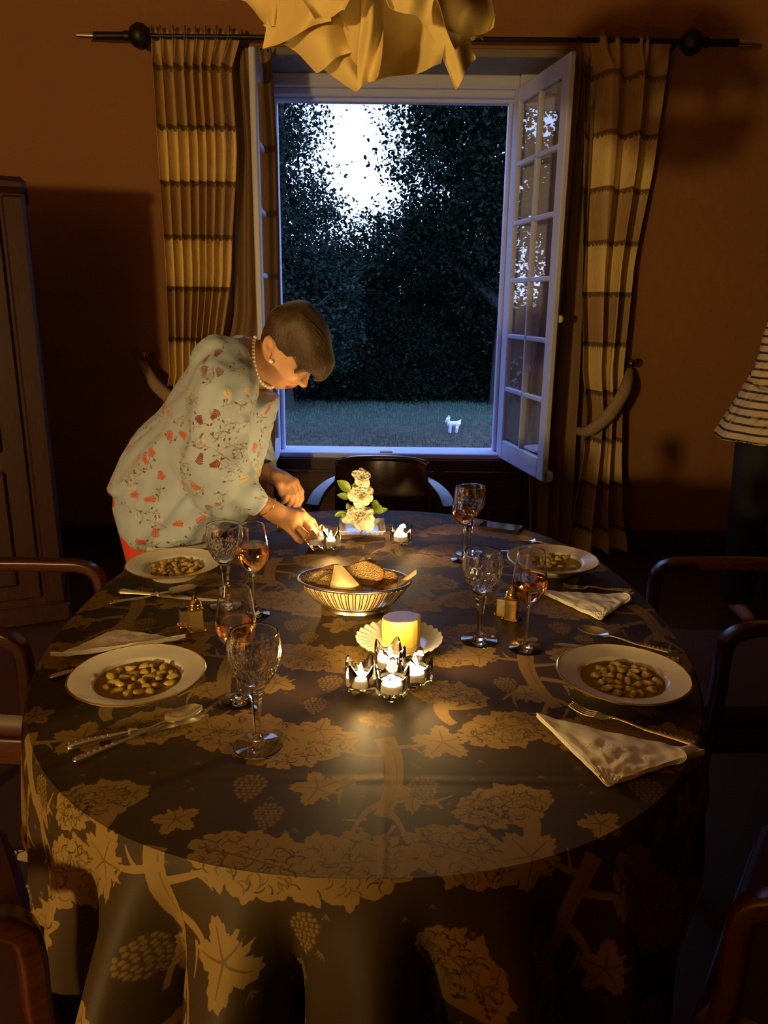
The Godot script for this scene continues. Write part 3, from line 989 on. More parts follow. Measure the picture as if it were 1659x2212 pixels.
func table_and_cloth() -> void:
	# the oval table itself
	var o := thing("dining_table", Vector3(TC.x, 0, TC.y), "long oval dining table hidden under the brown damask cloth", "table")
	var pl := PackedVector2Array()
	for k in 64: pl.append(oval(TAU * k / 64, 0.995))
	wpart("tabletop", MB.new().prism(pl, 0.722, 0.756, 0.006), M.dark_chair, o)
	for s in [[-1, -1], [1, -1], [-1, 1], [1, 1]]:
		var leg := MB.new()
		leg.lathe([Vector2(0.02, 0), Vector2(0.028, 0.03), Vector2(0.018, 0.08), Vector2(0.03, 0.4), Vector2(0.04, 0.6), Vector2(0.032, 0.64), Vector2(0.045, 0.66), Vector2(0.045, 0.724)], 14, Vector3(TC.x + s[0] * 0.33, 0, TC.y + s[1] * 0.42))
		wpart("leg", leg, M.dark_chair, o)
	# the print of the whole cloth: repeats of the vine, then ironed creases
	var tile: Image = damask()[0]
	var lo := lin(0.046, 0.027, 0.010); var hi := lin(0.225, 0.140, 0.040)
	var T := 1024
	var td := tile.get_data()
	var tc := PackedByteArray(); tc.resize(T * T * 3)
	var th := PackedByteArray(); th.resize(T * T)
	var tr := PackedByteArray(); tr.resize(T * T)
	for k in T * T:
		var r := td[k * 3] / 255.0
		var weave := 0.93 + 0.07 * float((k * 7 + (k / T) * 3) % 5) / 4.0
		tc[k * 3] = int(lerpf(lo.r, hi.r, r) * weave * 255)
		tc[k * 3 + 1] = int(lerpf(lo.g, hi.g, r) * weave * 255)
		tc[k * 3 + 2] = int(lerpf(lo.b, hi.b, r) * weave * 255)
		th[k] = int(td[k * 3 + 1] * 0.6 + 40 + 26 * float((k * 7 + (k / T) * 3) % 5) / 4.0)
		tr[k] = int(lerpf(152, 165, r))
	var ic := Image.create_from_data(T, T, false, Image.FORMAT_RGB8, tc)
	var ih := Image.create_from_data(T, T, false, Image.FORMAT_L8, th)
	var ir := Image.create_from_data(T, T, false, Image.FORMAT_L8, tr)
	var cm := mat(Color.WHITE, 1.0)
	cm.albedo_texture = ImageTexture.create_from_image(ic)
	cm.roughness_texture = ImageTexture.create_from_image(ir)
	cm.roughness = 1.0
	cm.metallic_specular = 0.30
	cm.roughness_texture_channel = BaseMaterial3D.TEXTURE_CHANNEL_RED
	bumped(cm, ImageTexture.create_from_image(ih), 0.05)
	# mesh: flat top with ironed creases, then the overhang in folds
	var mb := MB.new()
	var n := 360
	var W := 2.3      # metres across the print
	var uvf := func(p: Vector2) -> Vector2: return Vector2((((p.x - TC.x) / W + 0.5) * 2048.0 + 90.0) / 512.0, (((p.y - TC.y) / W + 0.5) * 2048.0 + 60.0) / 512.0)
	var crease := func(p: Vector2) -> float:
		var e := 0.0
		for l in [p.x - 0.004, p.y + 0.985, p.y + 1.62, p.y + 2.16]:
			e += 0.0014 * exp(-pow(float(l) / 0.0045, 2)) - 0.0007 * exp(-pow(float(l) / 0.02, 2))
		var fa := FNZ.get_noise_2d(p.x * 60, p.y * 60)
		return e + 0.0009 * fa
	# top: grid of 6 mm rows clipped to the oval
	var rows := 250
	var cols := 150
	for r in rows + 1:
		var z := TC.y - HZ + 2.0 * HZ * (0.5 - 0.5 * cos(PI * r / rows))
		var q := pow(maxf(0.0, 1.0 - pow(absf(z - TC.y) / HZ, EXP)), 1.0 / EXP) * HX
		for k in cols + 1:
			var x := TC.x + q * (2.0 * k / cols - 1.0)
			var p := Vector2(x, z)
			mb.add(Vector3(x, TOP + crease.call(p), z), uvf.call(p))
	for r in rows:
		for k in cols:
			var a := r * (cols + 1) + k
			mb.quad(a, a + cols + 1, a + cols + 2, a + 1)
	# overhang
	var b := mb.v.size()
	var ns := 34
	var arc := 0.0
	var last := oval(0)
	for k in n + 1:
		var a := TAU * k / n
		var p := oval(a)
		var tg := (oval(a + 0.01) - oval(a - 0.01)).normalized()
		var nr := Vector2(tg.y, -tg.x)
		if nr.dot(p - TC) < 0: nr = -nr
		if k: arc += p.distance_to(last)
		last = p
		# how far the rectangular cloth reaches past the edge here
		var drop := 9.0
		for e in [[Vector2(1, 0), TC.x + HX + 0.16], [Vector2(-1, 0), -TC.x + HX + 0.12], [Vector2(0, 1), TC.y + HZ + 0.46], [Vector2(0, -1), -TC.y + HZ + 0.40]]:
			var d := nr.dot(e[0])
			if d > 0.02: drop = minf(drop, (float(e[1]) - p.dot(e[0])) / d)
		drop = clampf(drop, 0.10, 0.56)
		var ph := arc / 0.150 * TAU + 1.6 * sin(arc * 3.1) + 0.8
		for s in ns + 1:
			var f := float(s) / ns
			var dd := drop * f
			var bend := 1.0 - exp(-dd / 0.022)          # soft roll over the edge
			var amp := 0.066 * smoothstep(0.0, 0.26, dd) * (0.75 + 0.35 * sin(arc * 5.0 + 1.0)) * lerpf(0.22, 1.0, smoothstep(0.62, 0.97, nr.y))
			var out := 0.012 * bend + 0.03 * dd + amp * (1.15 * cos(ph) + 0.30 * cos(ph * 2.0 + 1.0) + 0.55)
			var side := 0.35 * amp * sin(ph)
			var y := TOP - maxf(0.0, dd - 0.010 * bend)
			var pp := p + nr * out + tg * side
			mb.add(Vector3(pp.x, y, pp.y), uvf.call(p + nr * dd))
	for k in n:
		for s in ns:
			var a := b + k * (ns + 1) + s
			mb.quad(a, a + 1, a + ns + 2, a + ns + 1)
	# hem: a narrow turned edge
	var cl := one("tablecloth", mb, cm, "brown damask tablecloth woven with golden vine leaves and grapes, covering the long table", "tablecloth", "", 179.0)
	var hem := MB.new()
	var path := []
	for k in n + 1: path.append(mb.v[b + k * (ns + 1) + ns])
	hem.bar(path, 0.004, 0.012, Vector3.UP, 0.4)
	part("hem", hem, mat(lin(0.30, 0.19, 0.07), 0.7), cl)
var FNZ := FastNoiseLite.new()

# ================================================================ curtains
func curtain_cloth() -> StandardMaterial3D:
	var im := Image.create(256, 1024, false, Image.FORMAT_RGB8)
	var tan_c := lin(0.44, 0.285, 0.125); var cream := lin(0.72, 0.54, 0.24); var trim := lin(0.17, 0.095, 0.045)
	im.fill(tan_c)
	var ys := [0.0, 0.062, 0.164, 0.262, 0.360, 0.458, 0.556, 0.654, 0.752, 0.850, 0.948, 1.01]
	for k in ys.size() - 1:
		var y0 := int(ys[k] * 1024); var y1 := int(ys[k + 1] * 1024)
		im.fill_rect(Rect2i(0, y0, 256, y1 - y0), cream if k % 2 == 0 and k > 0 else tan_c)
	for k in 4000:
		var p := Vector2i(rng.randi_range(0, 255), rng.randi_range(0, 1000))
		var c := im.get_pixelv(p)
		im.fill_rect(Rect2i(p, Vector2i(1, rng.randi_range(4, 24))), c * rng.randf_range(0.9, 1.08))
	for k in ys.size() - 1:
		var y0 := int(ys[k] * 1024)
		im.fill_rect(Rect2i(0, y0 - 4, 256, 7), trim)
		for s in 32: disc(im, Vector2(s * 8 + 4, y0 + 4), 3.2, trim)
	var m := mat(Color.WHITE, 0.85)
	m.albedo_texture = ImageTexture.create_from_image(im)
	m.backlight_enabled = true
	m.backlight = Color(0.12, 0.12, 0.12)
	return m

# a hanging panel between two edge curves [[y, x], ...]; nf folds of depth amp round zc
func hang(le: Array, re: Array, zc: float, amp: float, nf: float, ph: float, dz = null) -> MB:
	var rows := []
	var R := 90; var C := int(nf * 12)
	var at := func(e: Array, y: float) -> float:
		for k in e.size() - 1:
			if y <= e[k][0] and y >= e[k + 1][0]:
				var t: float = (e[k][0] - y) / (e[k][0] - e[k + 1][0])
				return lerpf(e[k][1], e[k + 1][1], smoothstep(0, 1, t) * 0.5 + t * 0.5)
		return e[e.size() - 1][1]
	var yt: float = le[0][0]; var yb: float = le[le.size() - 1][0]
	for r in R + 1:
		var v := float(r) / R
		var y := lerpf(yt, yb, v)
		var row := PackedVector3Array()
		var l: float = at.call(le, y); var g: float = at.call(re, y)
		for c in C + 1:
			var u := float(c) / C
			var w := u * nf * TAU + ph + 0.8 * sin(u * 9.0 + ph * 3.0) + 0.35 * sin(v * 5.0 + u * 4.0)
			var head := smoothstep(0.055, 0.02, v)
			var k := amp * lerpf(1.0, 0.45, head)
			var z := zc + k * sin(w) + 0.3 * k * sin(w * 2.0 + 1.3) + head * amp * 0.35 * sin(w * 3.0)
			var x := lerpf(l, g, u) + 0.25 * k * cos(w)
			var yy := y
			if v == 0.0: yy += 0.012 * sin(w * 2.0)
			if dz != null: z += dz.call(u, y)
			row.append(Vector3(x, yy, z))
		rows.append(row)
	return MB.new().sheet(rows, 0.002)

func curtains() -> void:
	var cm := curtain_cloth()
	var lm := mat(lin(0.23, 0.135, 0.06), 0.9)
	lm.backlight_enabled = true
	lm.backlight = Color(0.25, 0.25, 0.25)
	# rod with dark knob finials and pale tips
	var zr := -4.30
	var rod := thing("curtain_rod", Vector3(0.05, 2.68, zr), "dark iron curtain rod with round knob finials above the window", "curtain rod")
	wpart("pole", MB.new().tube([Vector3(-1.46, 2.695, zr), Vector3(1.55, 2.70, zr)], 0.012, 10), M.iron, rod)
	for s in [-1.0, 1.0]:
		var x := -1.235 if s < 0 else 1.50
		var fb := MB.new()
		fb.lathe([Vector2(0.0, -0.055), Vector2(0.03, -0.05), Vector2(0.056, -0.02), Vector2(0.06, 0.01), Vector2(0.045, 0.04), Vector2(0.022, 0.055), Vector2(0.026, 0.075), Vector2(0.018, 0.09), Vector2(0.018, 0.23), Vector2(0.0, 0.232)], 20)
		fb.xf(Transform3D(Basis(Vector3(0, 0, 1), PI / 2 * s * -1.0), Vector3(x + (0 if s < 0 else -0.0), 2.695, zr)))
		wpart("finial", fb, M.iron, rod)
		var tip := MB.new()
		tip.tube([Vector3(x + s * 0.232, 2.695, zr), Vector3(x + s * 0.315, 2.695, zr)], [0.016, 0.013], 12)
		wpart("finial_tip", tip, M.silver, rod)
		wpart("bracket", MB.new().bar([Vector3(x - s * 0.07, 2.695, zr), Vector3(x - s * 0.07, 2.695, -4.46)], 0.02, 0.03), M.iron, rod)
	# left curtain
	var zl := -4.31
	var L := thing("curtain", Vector3(-1.1, 0.02, zl), "banded cream and tan curtain on the left of the window, behind the woman", "curtain", "window curtains")
	var le := [[2.735, -1.19], [2.55, -1.18], [1.6, -1.175], [1.05, -1.19], [0.85, -1.24], [0.5, -1.33], [0.02, -1.50]]
	var re := [[2.735, -0.74], [2.55, -0.80], [2.2, -0.79], [1.6, -0.84], [1.05, -0.93], [0.85, -1.00], [0.5, -0.98], [0.02, -0.95]]
	wpart("front_panel", hang(le, re, zl, 0.034, 8.0, 0.4), cm, L, 179.0)
	var le2 := [[2.67, -0.82], [2.2, -0.80], [1.4, -0.84], [0.9, -0.95], [0.02, -0.95]]
	var re2 := [[2.67, -0.60], [2.2, -0.58], [1.4, -0.58], [0.9, -0.62], [0.02, -0.66]]
	wpart("lining", hang(le2, re2, -4.40, 0.022, 3.0, 1.4), lm, L, 179.0)
	var tb := MB.new()
	var tp := spline([Vector3(-1.36, 1.10, -4.36), Vector3(-1.25, 0.97, -4.25), Vector3(-1.10, 0.87, -4.22), Vector3(-0.97, 0.84, -4.26)], 8)
	tb.tube(tp, [0.022, 0.034, 0.036, 0.032], 14)
	wpart("tieback", tb, cm_plain(), L)
	holdback(Vector3(-1.325, 1.135, -4.30), "round brass curtain holdback knob left of the woman")
	# right curtain
	var R := thing("curtain", Vector3(1.2, 0.02, zl), "banded cream and tan curtain on the right of the window, held by a tieback", "curtain", "window curtains")
	var ler := [[2.72, 0.93], [2.55, 0.99], [2.2, 1.02], [1.6, 1.06], [1.1, 1.10], [0.85, 1.14], [0.62, 1.14], [0.30, 1.11], [0.03, 1.08]]
	var rer := [[2.735, 1.41], [2.55, 1.395], [2.2, 1.38], [1.6, 1.31], [1.1, 1.295], [0.85, 1.31], [0.62, 1.325], [0.30, 1.36], [0.03, 1.42]]
	wpart("front_panel", hang(ler, rer, zl, 0.066, 2.6, 2.3), cm, R, 179.0)
	var ler2 := [[2.66, 0.92], [1.6, 0.86], [0.9, 0.80], [0.02, 0.86]]
	var rer2 := [[2.66, 1.05], [1.6, 1.06], [0.9, 1.08], [0.02, 1.10]]
	wpart("lining", hang(ler2, rer2, -4.36, 0.026, 3.0, 0.2), lm, R, 179.0)
	var tb2 := MB.new()
	var tp2 := spline([Vector3(1.365, 1.075, -4.37), Vector3(1.31, 0.985, -4.24), Vector3(1.235, 0.86, -4.215), Vector3(1.165, 0.78, -4.24), Vector3(1.125, 0.745, -4.29), Vector3(1.10, 0.74, -4.35)], 8)
	tb2.tube(tp2, [0.024, 0.034, 0.036, 0.034, 0.030, 0.022], 14)
	wpart("tieback", tb2, cm_plain(), R)
	holdback(Vector3(1.352, 1.125, -4.30), "round brass curtain holdback knob beside the right curtain tieback")
func cm_plain() -> StandardMaterial3D:
	return bumped(tri_map(mat(lin(0.36, 0.25, 0.14), 0.85), Vector3.ONE * 14.0), noise_tex(0.05, [], 256, 2, 4), 0.4)
func holdback(at: Vector3, label: String) -> void:
	var o := thing("curtain_holdback", at, label, "holdback", "curtain holdbacks")
	var s := MB.new()
	s.lathe([Vector2(0, -0.026), Vector2(0.015, -0.021), Vector2(0.024, -0.008), Vector2(0.025, 0.004), Vector2(0.018, 0.019), Vector2(0, 0.026)], 20)
	part("ball", s, mat(lin(0.35, 0.2, 0.08), 0.12, 1.0), o, 60.0)
	part("stem", MB.new().tube([Vector3(0, 0, -0.02), Vector3(0, 0, -0.16)], 0.008, 8), M.iron, o)

# ================================================================ furniture
func armchair(called: String, at: Vector3, turn: float, label: String) -> Node3D:
	# low-backed mahogany armchair; faces +z of its own axes
	var o := thing(called, at, label, "chair", "armchairs along the sides of the table", turn)
	var m: Material = M.chair
	var se := MB.new()
	se.prism(PackedVector2Array([Vector2(-0.25, 0.24), Vector2(-0.22, -0.22), Vector2(0.22, -0.22), Vector2(0.25, 0.24)]), 0.43, 0.49, 0.018)
	part("seat", se, M.leather, o)
	part("seat_rail", MB.new().prism(PackedVector2Array([Vector2(-0.26, 0.25), Vector2(-0.23, -0.23), Vector2(0.23, -0.23), Vector2(0.26, 0.25)]), 0.37, 0.435, 0.006), m, o)
	for s in [-1.0, 1.0]:
		part("leg", MB.new().bar([Vector3(s * 0.24, 0, 0.235), Vector3(s * 0.24, 0.2, 0.23), Vector3(s * 0.245, 0.44, 0.225)], [0.03, 0.036, 0.042], [0.03, 0.036, 0.042], Vector3(0, 0, 1)), m, o)
		part("leg", MB.new().bar([Vector3(s * 0.215, 0, -0.30), Vector3(s * 0.21, 0.22, -0.245), Vector3(s * 0.21, 0.45, -0.22), Vector3(s * 0.205, 0.70, -0.25), Vector3(s * 0.20, 0.88, -0.31)], [0.032, 0.036, 0.04, 0.036, 0.03], [0.032, 0.04, 0.044, 0.036, 0.03], Vector3(0, 0, 1)), m, o)
		var ap := spline([Vector3(s * 0.205, 0.70, -0.245), Vector3(s * 0.222, 0.705, -0.08), Vector3(s * 0.235, 0.70, 0.08), Vector3(s * 0.24, 0.695, 0.155), Vector3(s * 0.242, 0.672, 0.195), Vector3(s * 0.243, 0.63, 0.205), Vector3(s * 0.243, 0.54, 0.205), Vector3(s * 0.243, 0.43, 0.215)], 5)
		part("arm", MB.new().bar(ap, 0.040, 0.034, Vector3(0, 0.7, 1), 0.5), m, o, 60.0)
	part("top_rail", MB.new().bar(spline([Vector3(-0.215, 0.87, -0.30), Vector3(-0.1, 0.895, -0.335), Vector3(0.1, 0.895, -0.335), Vector3(0.215, 0.87, -0.30)], 6), 0.03, 0.075, Vector3.UP, 0.4), m, o)
	part("back_rail", MB.new().bar(spline([Vector3(-0.205, 0.68, -0.245), Vector3(0, 0.69, -0.275), Vector3(0.205, 0.68, -0.245)], 6), 0.022, 0.05, Vector3.UP, 0.4), m, o)
	return o

func furniture() -> void:
	armchair("armchair", Vector3(-1.025, 0, -1.85), PI / 2, "red-brown armchair at the left side, its arms beside the far-left soup plate")
	armchair("armchair", Vector3(-0.755, 0, -0.885), 2.18, "dark armchair in the near left corner of the picture, mostly in shadow")
	armchair("armchair", Vector3(1.02, 0, -1.93), -PI / 2, "dark armchair at the right side, arm tips glinting beyond the far-right plate")
	armchair("armchair", Vector3(0.79, 0, -0.93), -2.18, "armchair at the near right edge, its curved red arm in the bottom corner")
	# chair at the head of the table, its back to the window
	var z := -3.05
	var o := thing("carver_chair", Vector3(0, 0, z + 0.22), "low-backed dark wooden armchair at the far end, back to the window", "chair")
	var m: Material = M.dark_chair
	var rows := []
	for r in 9:
		var row := PackedVector3Array()
		for k in 17:
			var u := k / 8.0 - 1.0
			var v := r / 8.0
			row.append(Vector3(-0.01 + u * (0.178 + 0.008 * v), lerpf(0.46, 0.825, v) + 0.0 * u, z - 0.03 * v + 0.045 * u * u))
		rows.append(row)
	wpart("backrest", MB.new().sheet(rows, 0.02), m, o, 60.0)
	var tp := []
	for k in 17:
		var u := k / 8.0 - 1.0
		tp.append(Vector3(-0.01 + u * 0.184, 0.826 - 0.02 * pow(absf(u), 8.0), z - 0.03 + 0.045 * u * u + 0.01))
	wpart("top_rail", MB.new().bar(tp, 0.034, 0.022, Vector3.UP, 0.6), m, o, 60.0)
	for s in [-1.0, 1.0]:
		var x := -0.012
		var ap := spline([Vector3(x + s * 0.176, 0.748, z + 0.03), Vector3(x + s * 0.208, 0.742, z + 0.10), Vector3(x + s * 0.240, 0.724, z + 0.19), Vector3(x + s * 0.256, 0.700, z + 0.29)], 5)
		wpart("arm", MB.new().bar(ap, [0.034, 0.038, 0.042, 0.046, 0.050, 0.052, 0.053, 0.054], 0.020, Vector3(0, 1, 0.25), 0.5), m, o, 60.0)
		wpart("arm_post", MB.new().bar([Vector3(x + s * 0.250, 0.698, z + 0.27), Vector3(x + s * 0.238, 0.55, z + 0.29), Vector3(x + s * 0.23, 0.42, z + 0.36)], 0.034, 0.034, Vector3(0, 0, 1)), m, o)
		wpart("leg", MB.new().bar([Vector3(x + s * 0.22, 0.44, z + 0.40), Vector3(x + s * 0.22, 0, z + 0.42)], 0.036, 0.036, Vector3(0, 0, 1)), m, o)
		wpart("leg", MB.new().bar([Vector3(x + s * 0.17, 0.80, z), Vector3(x + s * 0.175, 0.45, z + 0.02), Vector3(x + s * 0.185, 0, z - 0.06)], 0.034, 0.034, Vector3(0, 0, 1)), m, o)
	wpart("seat", MB.new().prism(PackedVector2Array([Vector2(-0.24, z + 0.42), Vector2(-0.19, z + 0.02), Vector2(0.17, z + 0.02), Vector2(0.22, z + 0.42)]), 0.41, 0.47, 0.015), M.leather, o)
	# wardrobe at the left
	var za := -3.30
	var x1 := -1.455; var x0 := -2.75; var h := 1.90
	var a := thing("armoire", Vector3((x0 + x1) * 0.5, 0, za - 0.27), "tall dark wooden armoire standing at the left wall", "wardrobe")
	var bo := MB.new()
	bo.box(Vector3(x0, 0.06, za), Vector3(x1, h - 0.05, za - 0.55), 0.012)
	wpart("body", bo, M.armoire, a, 20.0)
	wpart("cornice", MB.new().box(Vector3(x0 - 0.03, h - 0.06, za + 0.03), Vector3(x1 + 0.012, h, za - 0.57), 0.02), M.armoire, a, 20.0)
	wpart("plinth", MB.new().box(Vector3(x0 - 0.01, 0, za + 0.015), Vector3(x1 + 0.015, 0.09, za - 0.56), 0.01), M.armoire, a, 20.0)
	for k in 2:
		var l := x1 - 0.09 - (k + 1) * 0.565
		var d := wpart("door", MB.new().box(Vector3(l, 0.13, za - 0.005), Vector3(l + 0.555, h - 0.10, za + 0.014), 0.006), M.armoire, a, 20.0)
		d.position = Vector3.ZERO
		for p in [[0.20, 0.72], [0.80, 1.15], [1.23, h - 0.18]]:
			var pm := MB.new()
			pm.box(Vector3(l + 0.09, p[0], za + 0.01), Vector3(l + 0.465, p[1], za + 0.030), 0.016)
			pm.shift(-a.position)
			part("door_panel", pm, M.armoire, d, 20.0)
	wpart("stile", MB.new().box(Vector3(x1 - 0.085, 0.10, za), Vector3(x1 - 0.004, h - 0.07, za + 0.02), 0.008), M.armoire, a, 20.0)
	a.rotation.y = 0.40
	var piv := Vector3(x1, 0, za)
	a.position = piv + Basis(Vector3.UP, 0.40) * (a.position - piv)

# ================================================================ place settings
func settings() -> void:
	# soup plates with their soup
	var names := [["near-left", "in front of the nearest crystal glass"], ["far-left", "in front of the woman's red trousers"], ["near-right", "above the nearest folded napkin"], ["far-right", "behind the right-hand wine glass"]]
	var at := [pt(300, 1492), pt(377, 1243), pt(1342, 1490), pt(1192, 1233)]
	for k in 4: soup(at[k], "%s soup plate" % names[k][0], names[k][1], names[k][0], 3 if k == 3 else 0)
	# glasses: crystal goblets and tulip glasses of rose wine
	goblet(pt(557, 1612), "cut crystal goblet, empty, nearest to the front beside the near-left soup plate")
	goblet(pt(490, 1309), "empty cut crystal goblet right beside the far-left soup plate")
	goblet(pt(1035, 1384), "cut crystal goblet, empty, between the butter dish and the right-hand wine glass")
	goblet(pt(1012, 1196), "cut crystal goblet, empty, half hidden behind the farthest wine glass by the phone")
	tulip(pt(517, 1514), 0.0, "left", "tulip glass of rosé wine standing behind the nearest crystal goblet")
	tulip(pt(551, 1328), 0.010, "far left", "fullest tulip glass of rosé wine, in front of the blouse hem")
	tulip(pt(1135, 1402), 0.0, "right", "tulip glass of rosé wine on the right, before the far-right soup plate")
	tulip(pt(1000, 1210), -0.004, "far right", "small tulip glass of rosé wine farthest back, left of the phone")
	# cutlery: [kind, handle end, tip, height] in photograph terms
	knife(pt(143, 1622), pt(452, 1553), "silver table knife with ornate handle beside the near-left soup plate")
	spoon(pt(157, 1652), pt(437, 1541), "silver soup spoon, bowl up, lying across the near-left knife")
	fork(pt(108, 1470), pt(352, 1402), "silver fork half under the near-left soup plate beside its napkin")
	knife(pt(256, 1283), pt(476, 1303), "silver table knife below the far-left soup plate")
	spoon(pt(235, 1309), pt(426, 1278), "silver soup spoon crossing the knife below the far-left soup plate")
	knife(pt(1470, 1436), pt(1197, 1396), "silver table knife behind the near-right soup plate")
	spoon(pt(1452, 1420), pt(1245, 1371), "silver soup spoon, bowl towards the wine glass, behind the near-right soup plate", true)
	fork(pt(1505, 1620), pt(1230, 1540), "silver fork lying along the upper edge of the near-right napkin", true)
	knife(pt(1262, 1202), pt(1075, 1194), "silver table knife behind the far-right soup plate")
	spoon(pt(1240, 1194), pt(1108, 1172), "silver soup spoon behind the far-right soup plate beside the phone", true)
	fork(pt(1365, 1284), pt(1215, 1276), "silver fork lying along the upper edge of the far-right napkin", true)
	napkins()
	shaker(pt(400, 1354), 0.022, true, 0.5, "small silver salt shaker with dark square top beside the left gilt shaker")
	shaker(pt(424, 1362), 0.030, false, 0.5, "square gilt pepper shaker with domed cap left of the rosé glass")
	shaker(pt(1084, 1328), 0.024, true, -0.4, "small silver salt shaker beside the right-hand wine glass stem")
	shaker(pt(1104, 1337), 0.030, false, -0.4, "small gilt pepper shaker tucked behind the right-hand wine glass")
	# phone
	var p := pt(1081, 1142)
	var ph := thing("smartphone", p + Vector3(0, 0.001, 0), "smartphone lying on the far right of the table, reflecting dusk light", "phone", "", -0.42)
	part("case", MB.new().box(Vector3(-0.066, 0, -0.034), Vector3(0.066, 0.008, 0.034), 0.003), mat(lin(0.015, 0.015, 0.018), 0.35), ph)
	part("screen", MB.new().box(Vector3(-0.063, 0.0075, -0.0315), Vector3(0.063, 0.0086, 0.0315), 0.0004), mat(lin(0.02, 0.022, 0.03), 0.06), ph)
	# matchbox
	var q := pt(622, 1138)
	var mbx := thing("matchbox", q + Vector3(0, 0.0015, 0), "small brown matchbox with white edge on the cloth under the woman's hand", "matchbox", "", 0.12)
	part("sleeve", MB.new().box(Vector3(-0.030, 0, -0.018), Vector3(0.030, 0.015, 0.018), 0.001), mat(lin(0.16, 0.05, 0.02), 0.6), mbx, 20.0)
	part("tray", MB.new().box(Vector3(-0.033, 0.0015, -0.0165), Vector3(0.029, 0.004, 0.0165), 0.0005), mat(lin(0.75, 0.7, 0.62), 0.7), mbx, 20.0)

func soup(at: Vector3, called: String, where: String, nm: String, few: int) -> void:
	var rim := func(a: float, y: float, r: float) -> float:
		if r < 0.095: return r
		var s := pow(absf(cos(a * 3.0)), 14.0)
		return r * (1.0 + 0.010 * absf(cos(a * 6.0)) - 0.014 * s)
	var o := thing("soup_plate", at, "white %s with wavy gilt rim %s" % [called, where], "plate", "soup plates of the four settings")
	var m := MB.new()
	m.lathe([Vector2(0.0, 0.004), Vector2(0.052, 0.004), Vector2(0.053, 0.0), Vector2(0.057, 0.0), Vector2(0.060, 0.005), Vector2(0.072, 0.016), Vector2(0.080, 0.023), Vector2(0.100, 0.028), Vector2(0.1165, 0.033), Vector2(0.118, 0.0345), Vector2(0.1165, 0.0358), Vector2(0.100, 0.0315), Vector2(0.082, 0.0275), Vector2(0.078, 0.0255), Vector2(0.072, 0.0185), Vector2(0.064, 0.010), Vector2(0.05, 0.008), Vector2(0.0, 0.008)], 96, Vector3.ZERO, rim)
	part("dish", m, M.china, o, 50.0)
	var g := MB.new()
	g.lathe([Vector2(0.1157, 0.0352), Vector2(0.1182, 0.0335), Vector2(0.1190, 0.0347), Vector2(0.1172, 0.0366), Vector2(0.1152, 0.0364), Vector2(0.1157, 0.0352)], 96, Vector3.ZERO, rim, false)
	part("gilt_rim", g, M.gold, o, 60.0)
	# broth
	var b := MB.new()
	b.lathe([Vector2(0.0, 0.0085), Vector2(0.060, 0.0085), Vector2(0.0725, 0.0190), Vector2(0.0742, 0.0212), Vector2(0.070, 0.0207), Vector2(0.0, 0.0207)], 48, at)
	one("soup", b, mat(lin(0.30, 0.18, 0.02), 0.10), "clear golden brown soup in the %s" % called, "soup", "soup in the four plates", 30.0)
	# dumplings
	var dm := bumped(tri_map(mat(lin(0.52, 0.37, 0.085), 0.2), Vector3.ONE * 40.0), noise_tex(0.05, [], 128, 2, 5), 0.05)
	if not M.has("dumpling"): M.dumpling = dm
	var shapes := []
	for v in 4:
		var q := MB.new()
		var rings := []
		for r in 7:
			var ring := PackedVector3Array()
			var t := PI * r / 6.0
			for k in 14:
				var a := TAU * k / 14
				var e := pow(absf(cos(a)), 0.8) * signf(cos(a))
				var f := pow(absf(sin(a)), 0.8) * signf(sin(a))
				var rr := maxf(0.02, sin(t))
				ring.append(Vector3(e * 0.0115 * rr * (1.0 + 0.12 * sin(a * 3 + v * 2)), -cos(t) * 0.0062 + 0.0014 * sin(a * 2 + v) * rr, f * 0.0080 * rr * (1.0 + 0.12 * cos(a * 2 + v))))
			rings.append(ring)
		q.loft(rings)
		shapes.append(q.mesh(80.0))
	var n := 12 if few else 28
	var placed := []
	var tries := 0
	while placed.size() < n and tries < 4000:
		tries += 1
		var r := sqrt(rng.randf()) * 0.058
		var a := rng.randf() * TAU
		var p := Vector2(cos(a), sin(a)) * r + Vector2(0.004, 0.004)
		var ok := p.length() < 0.062
		for s in placed: ok = ok and s.distance_to(p) > 0.0165
		if ok: placed.append(p)
	for k in placed.size():
		var d := MeshInstance3D.new()
		d.name = numbered("dumpling")
		d.mesh = shapes[k % 4]
		d.material_override = M.dumpling
		d.position = at + Vector3(placed[k].x, 0.0215 + rng.randf_range(-0.0005, 0.0022), placed[k].y)
		d.scale = Vector3(rng.randf_range(0.8, 1.15), 1.0, rng.randf_range(0.8, 1.25))
		d.rotation = Vector3(rng.randf_range(-0.5, 0.5), rng.randf() * TAU, rng.randf_range(-0.5, 0.5))
		add_child(d, true)
		tag(d, "pale yellow pasta dumpling floating in the %s" % called, "dumpling", "dumplings in the %s" % called)

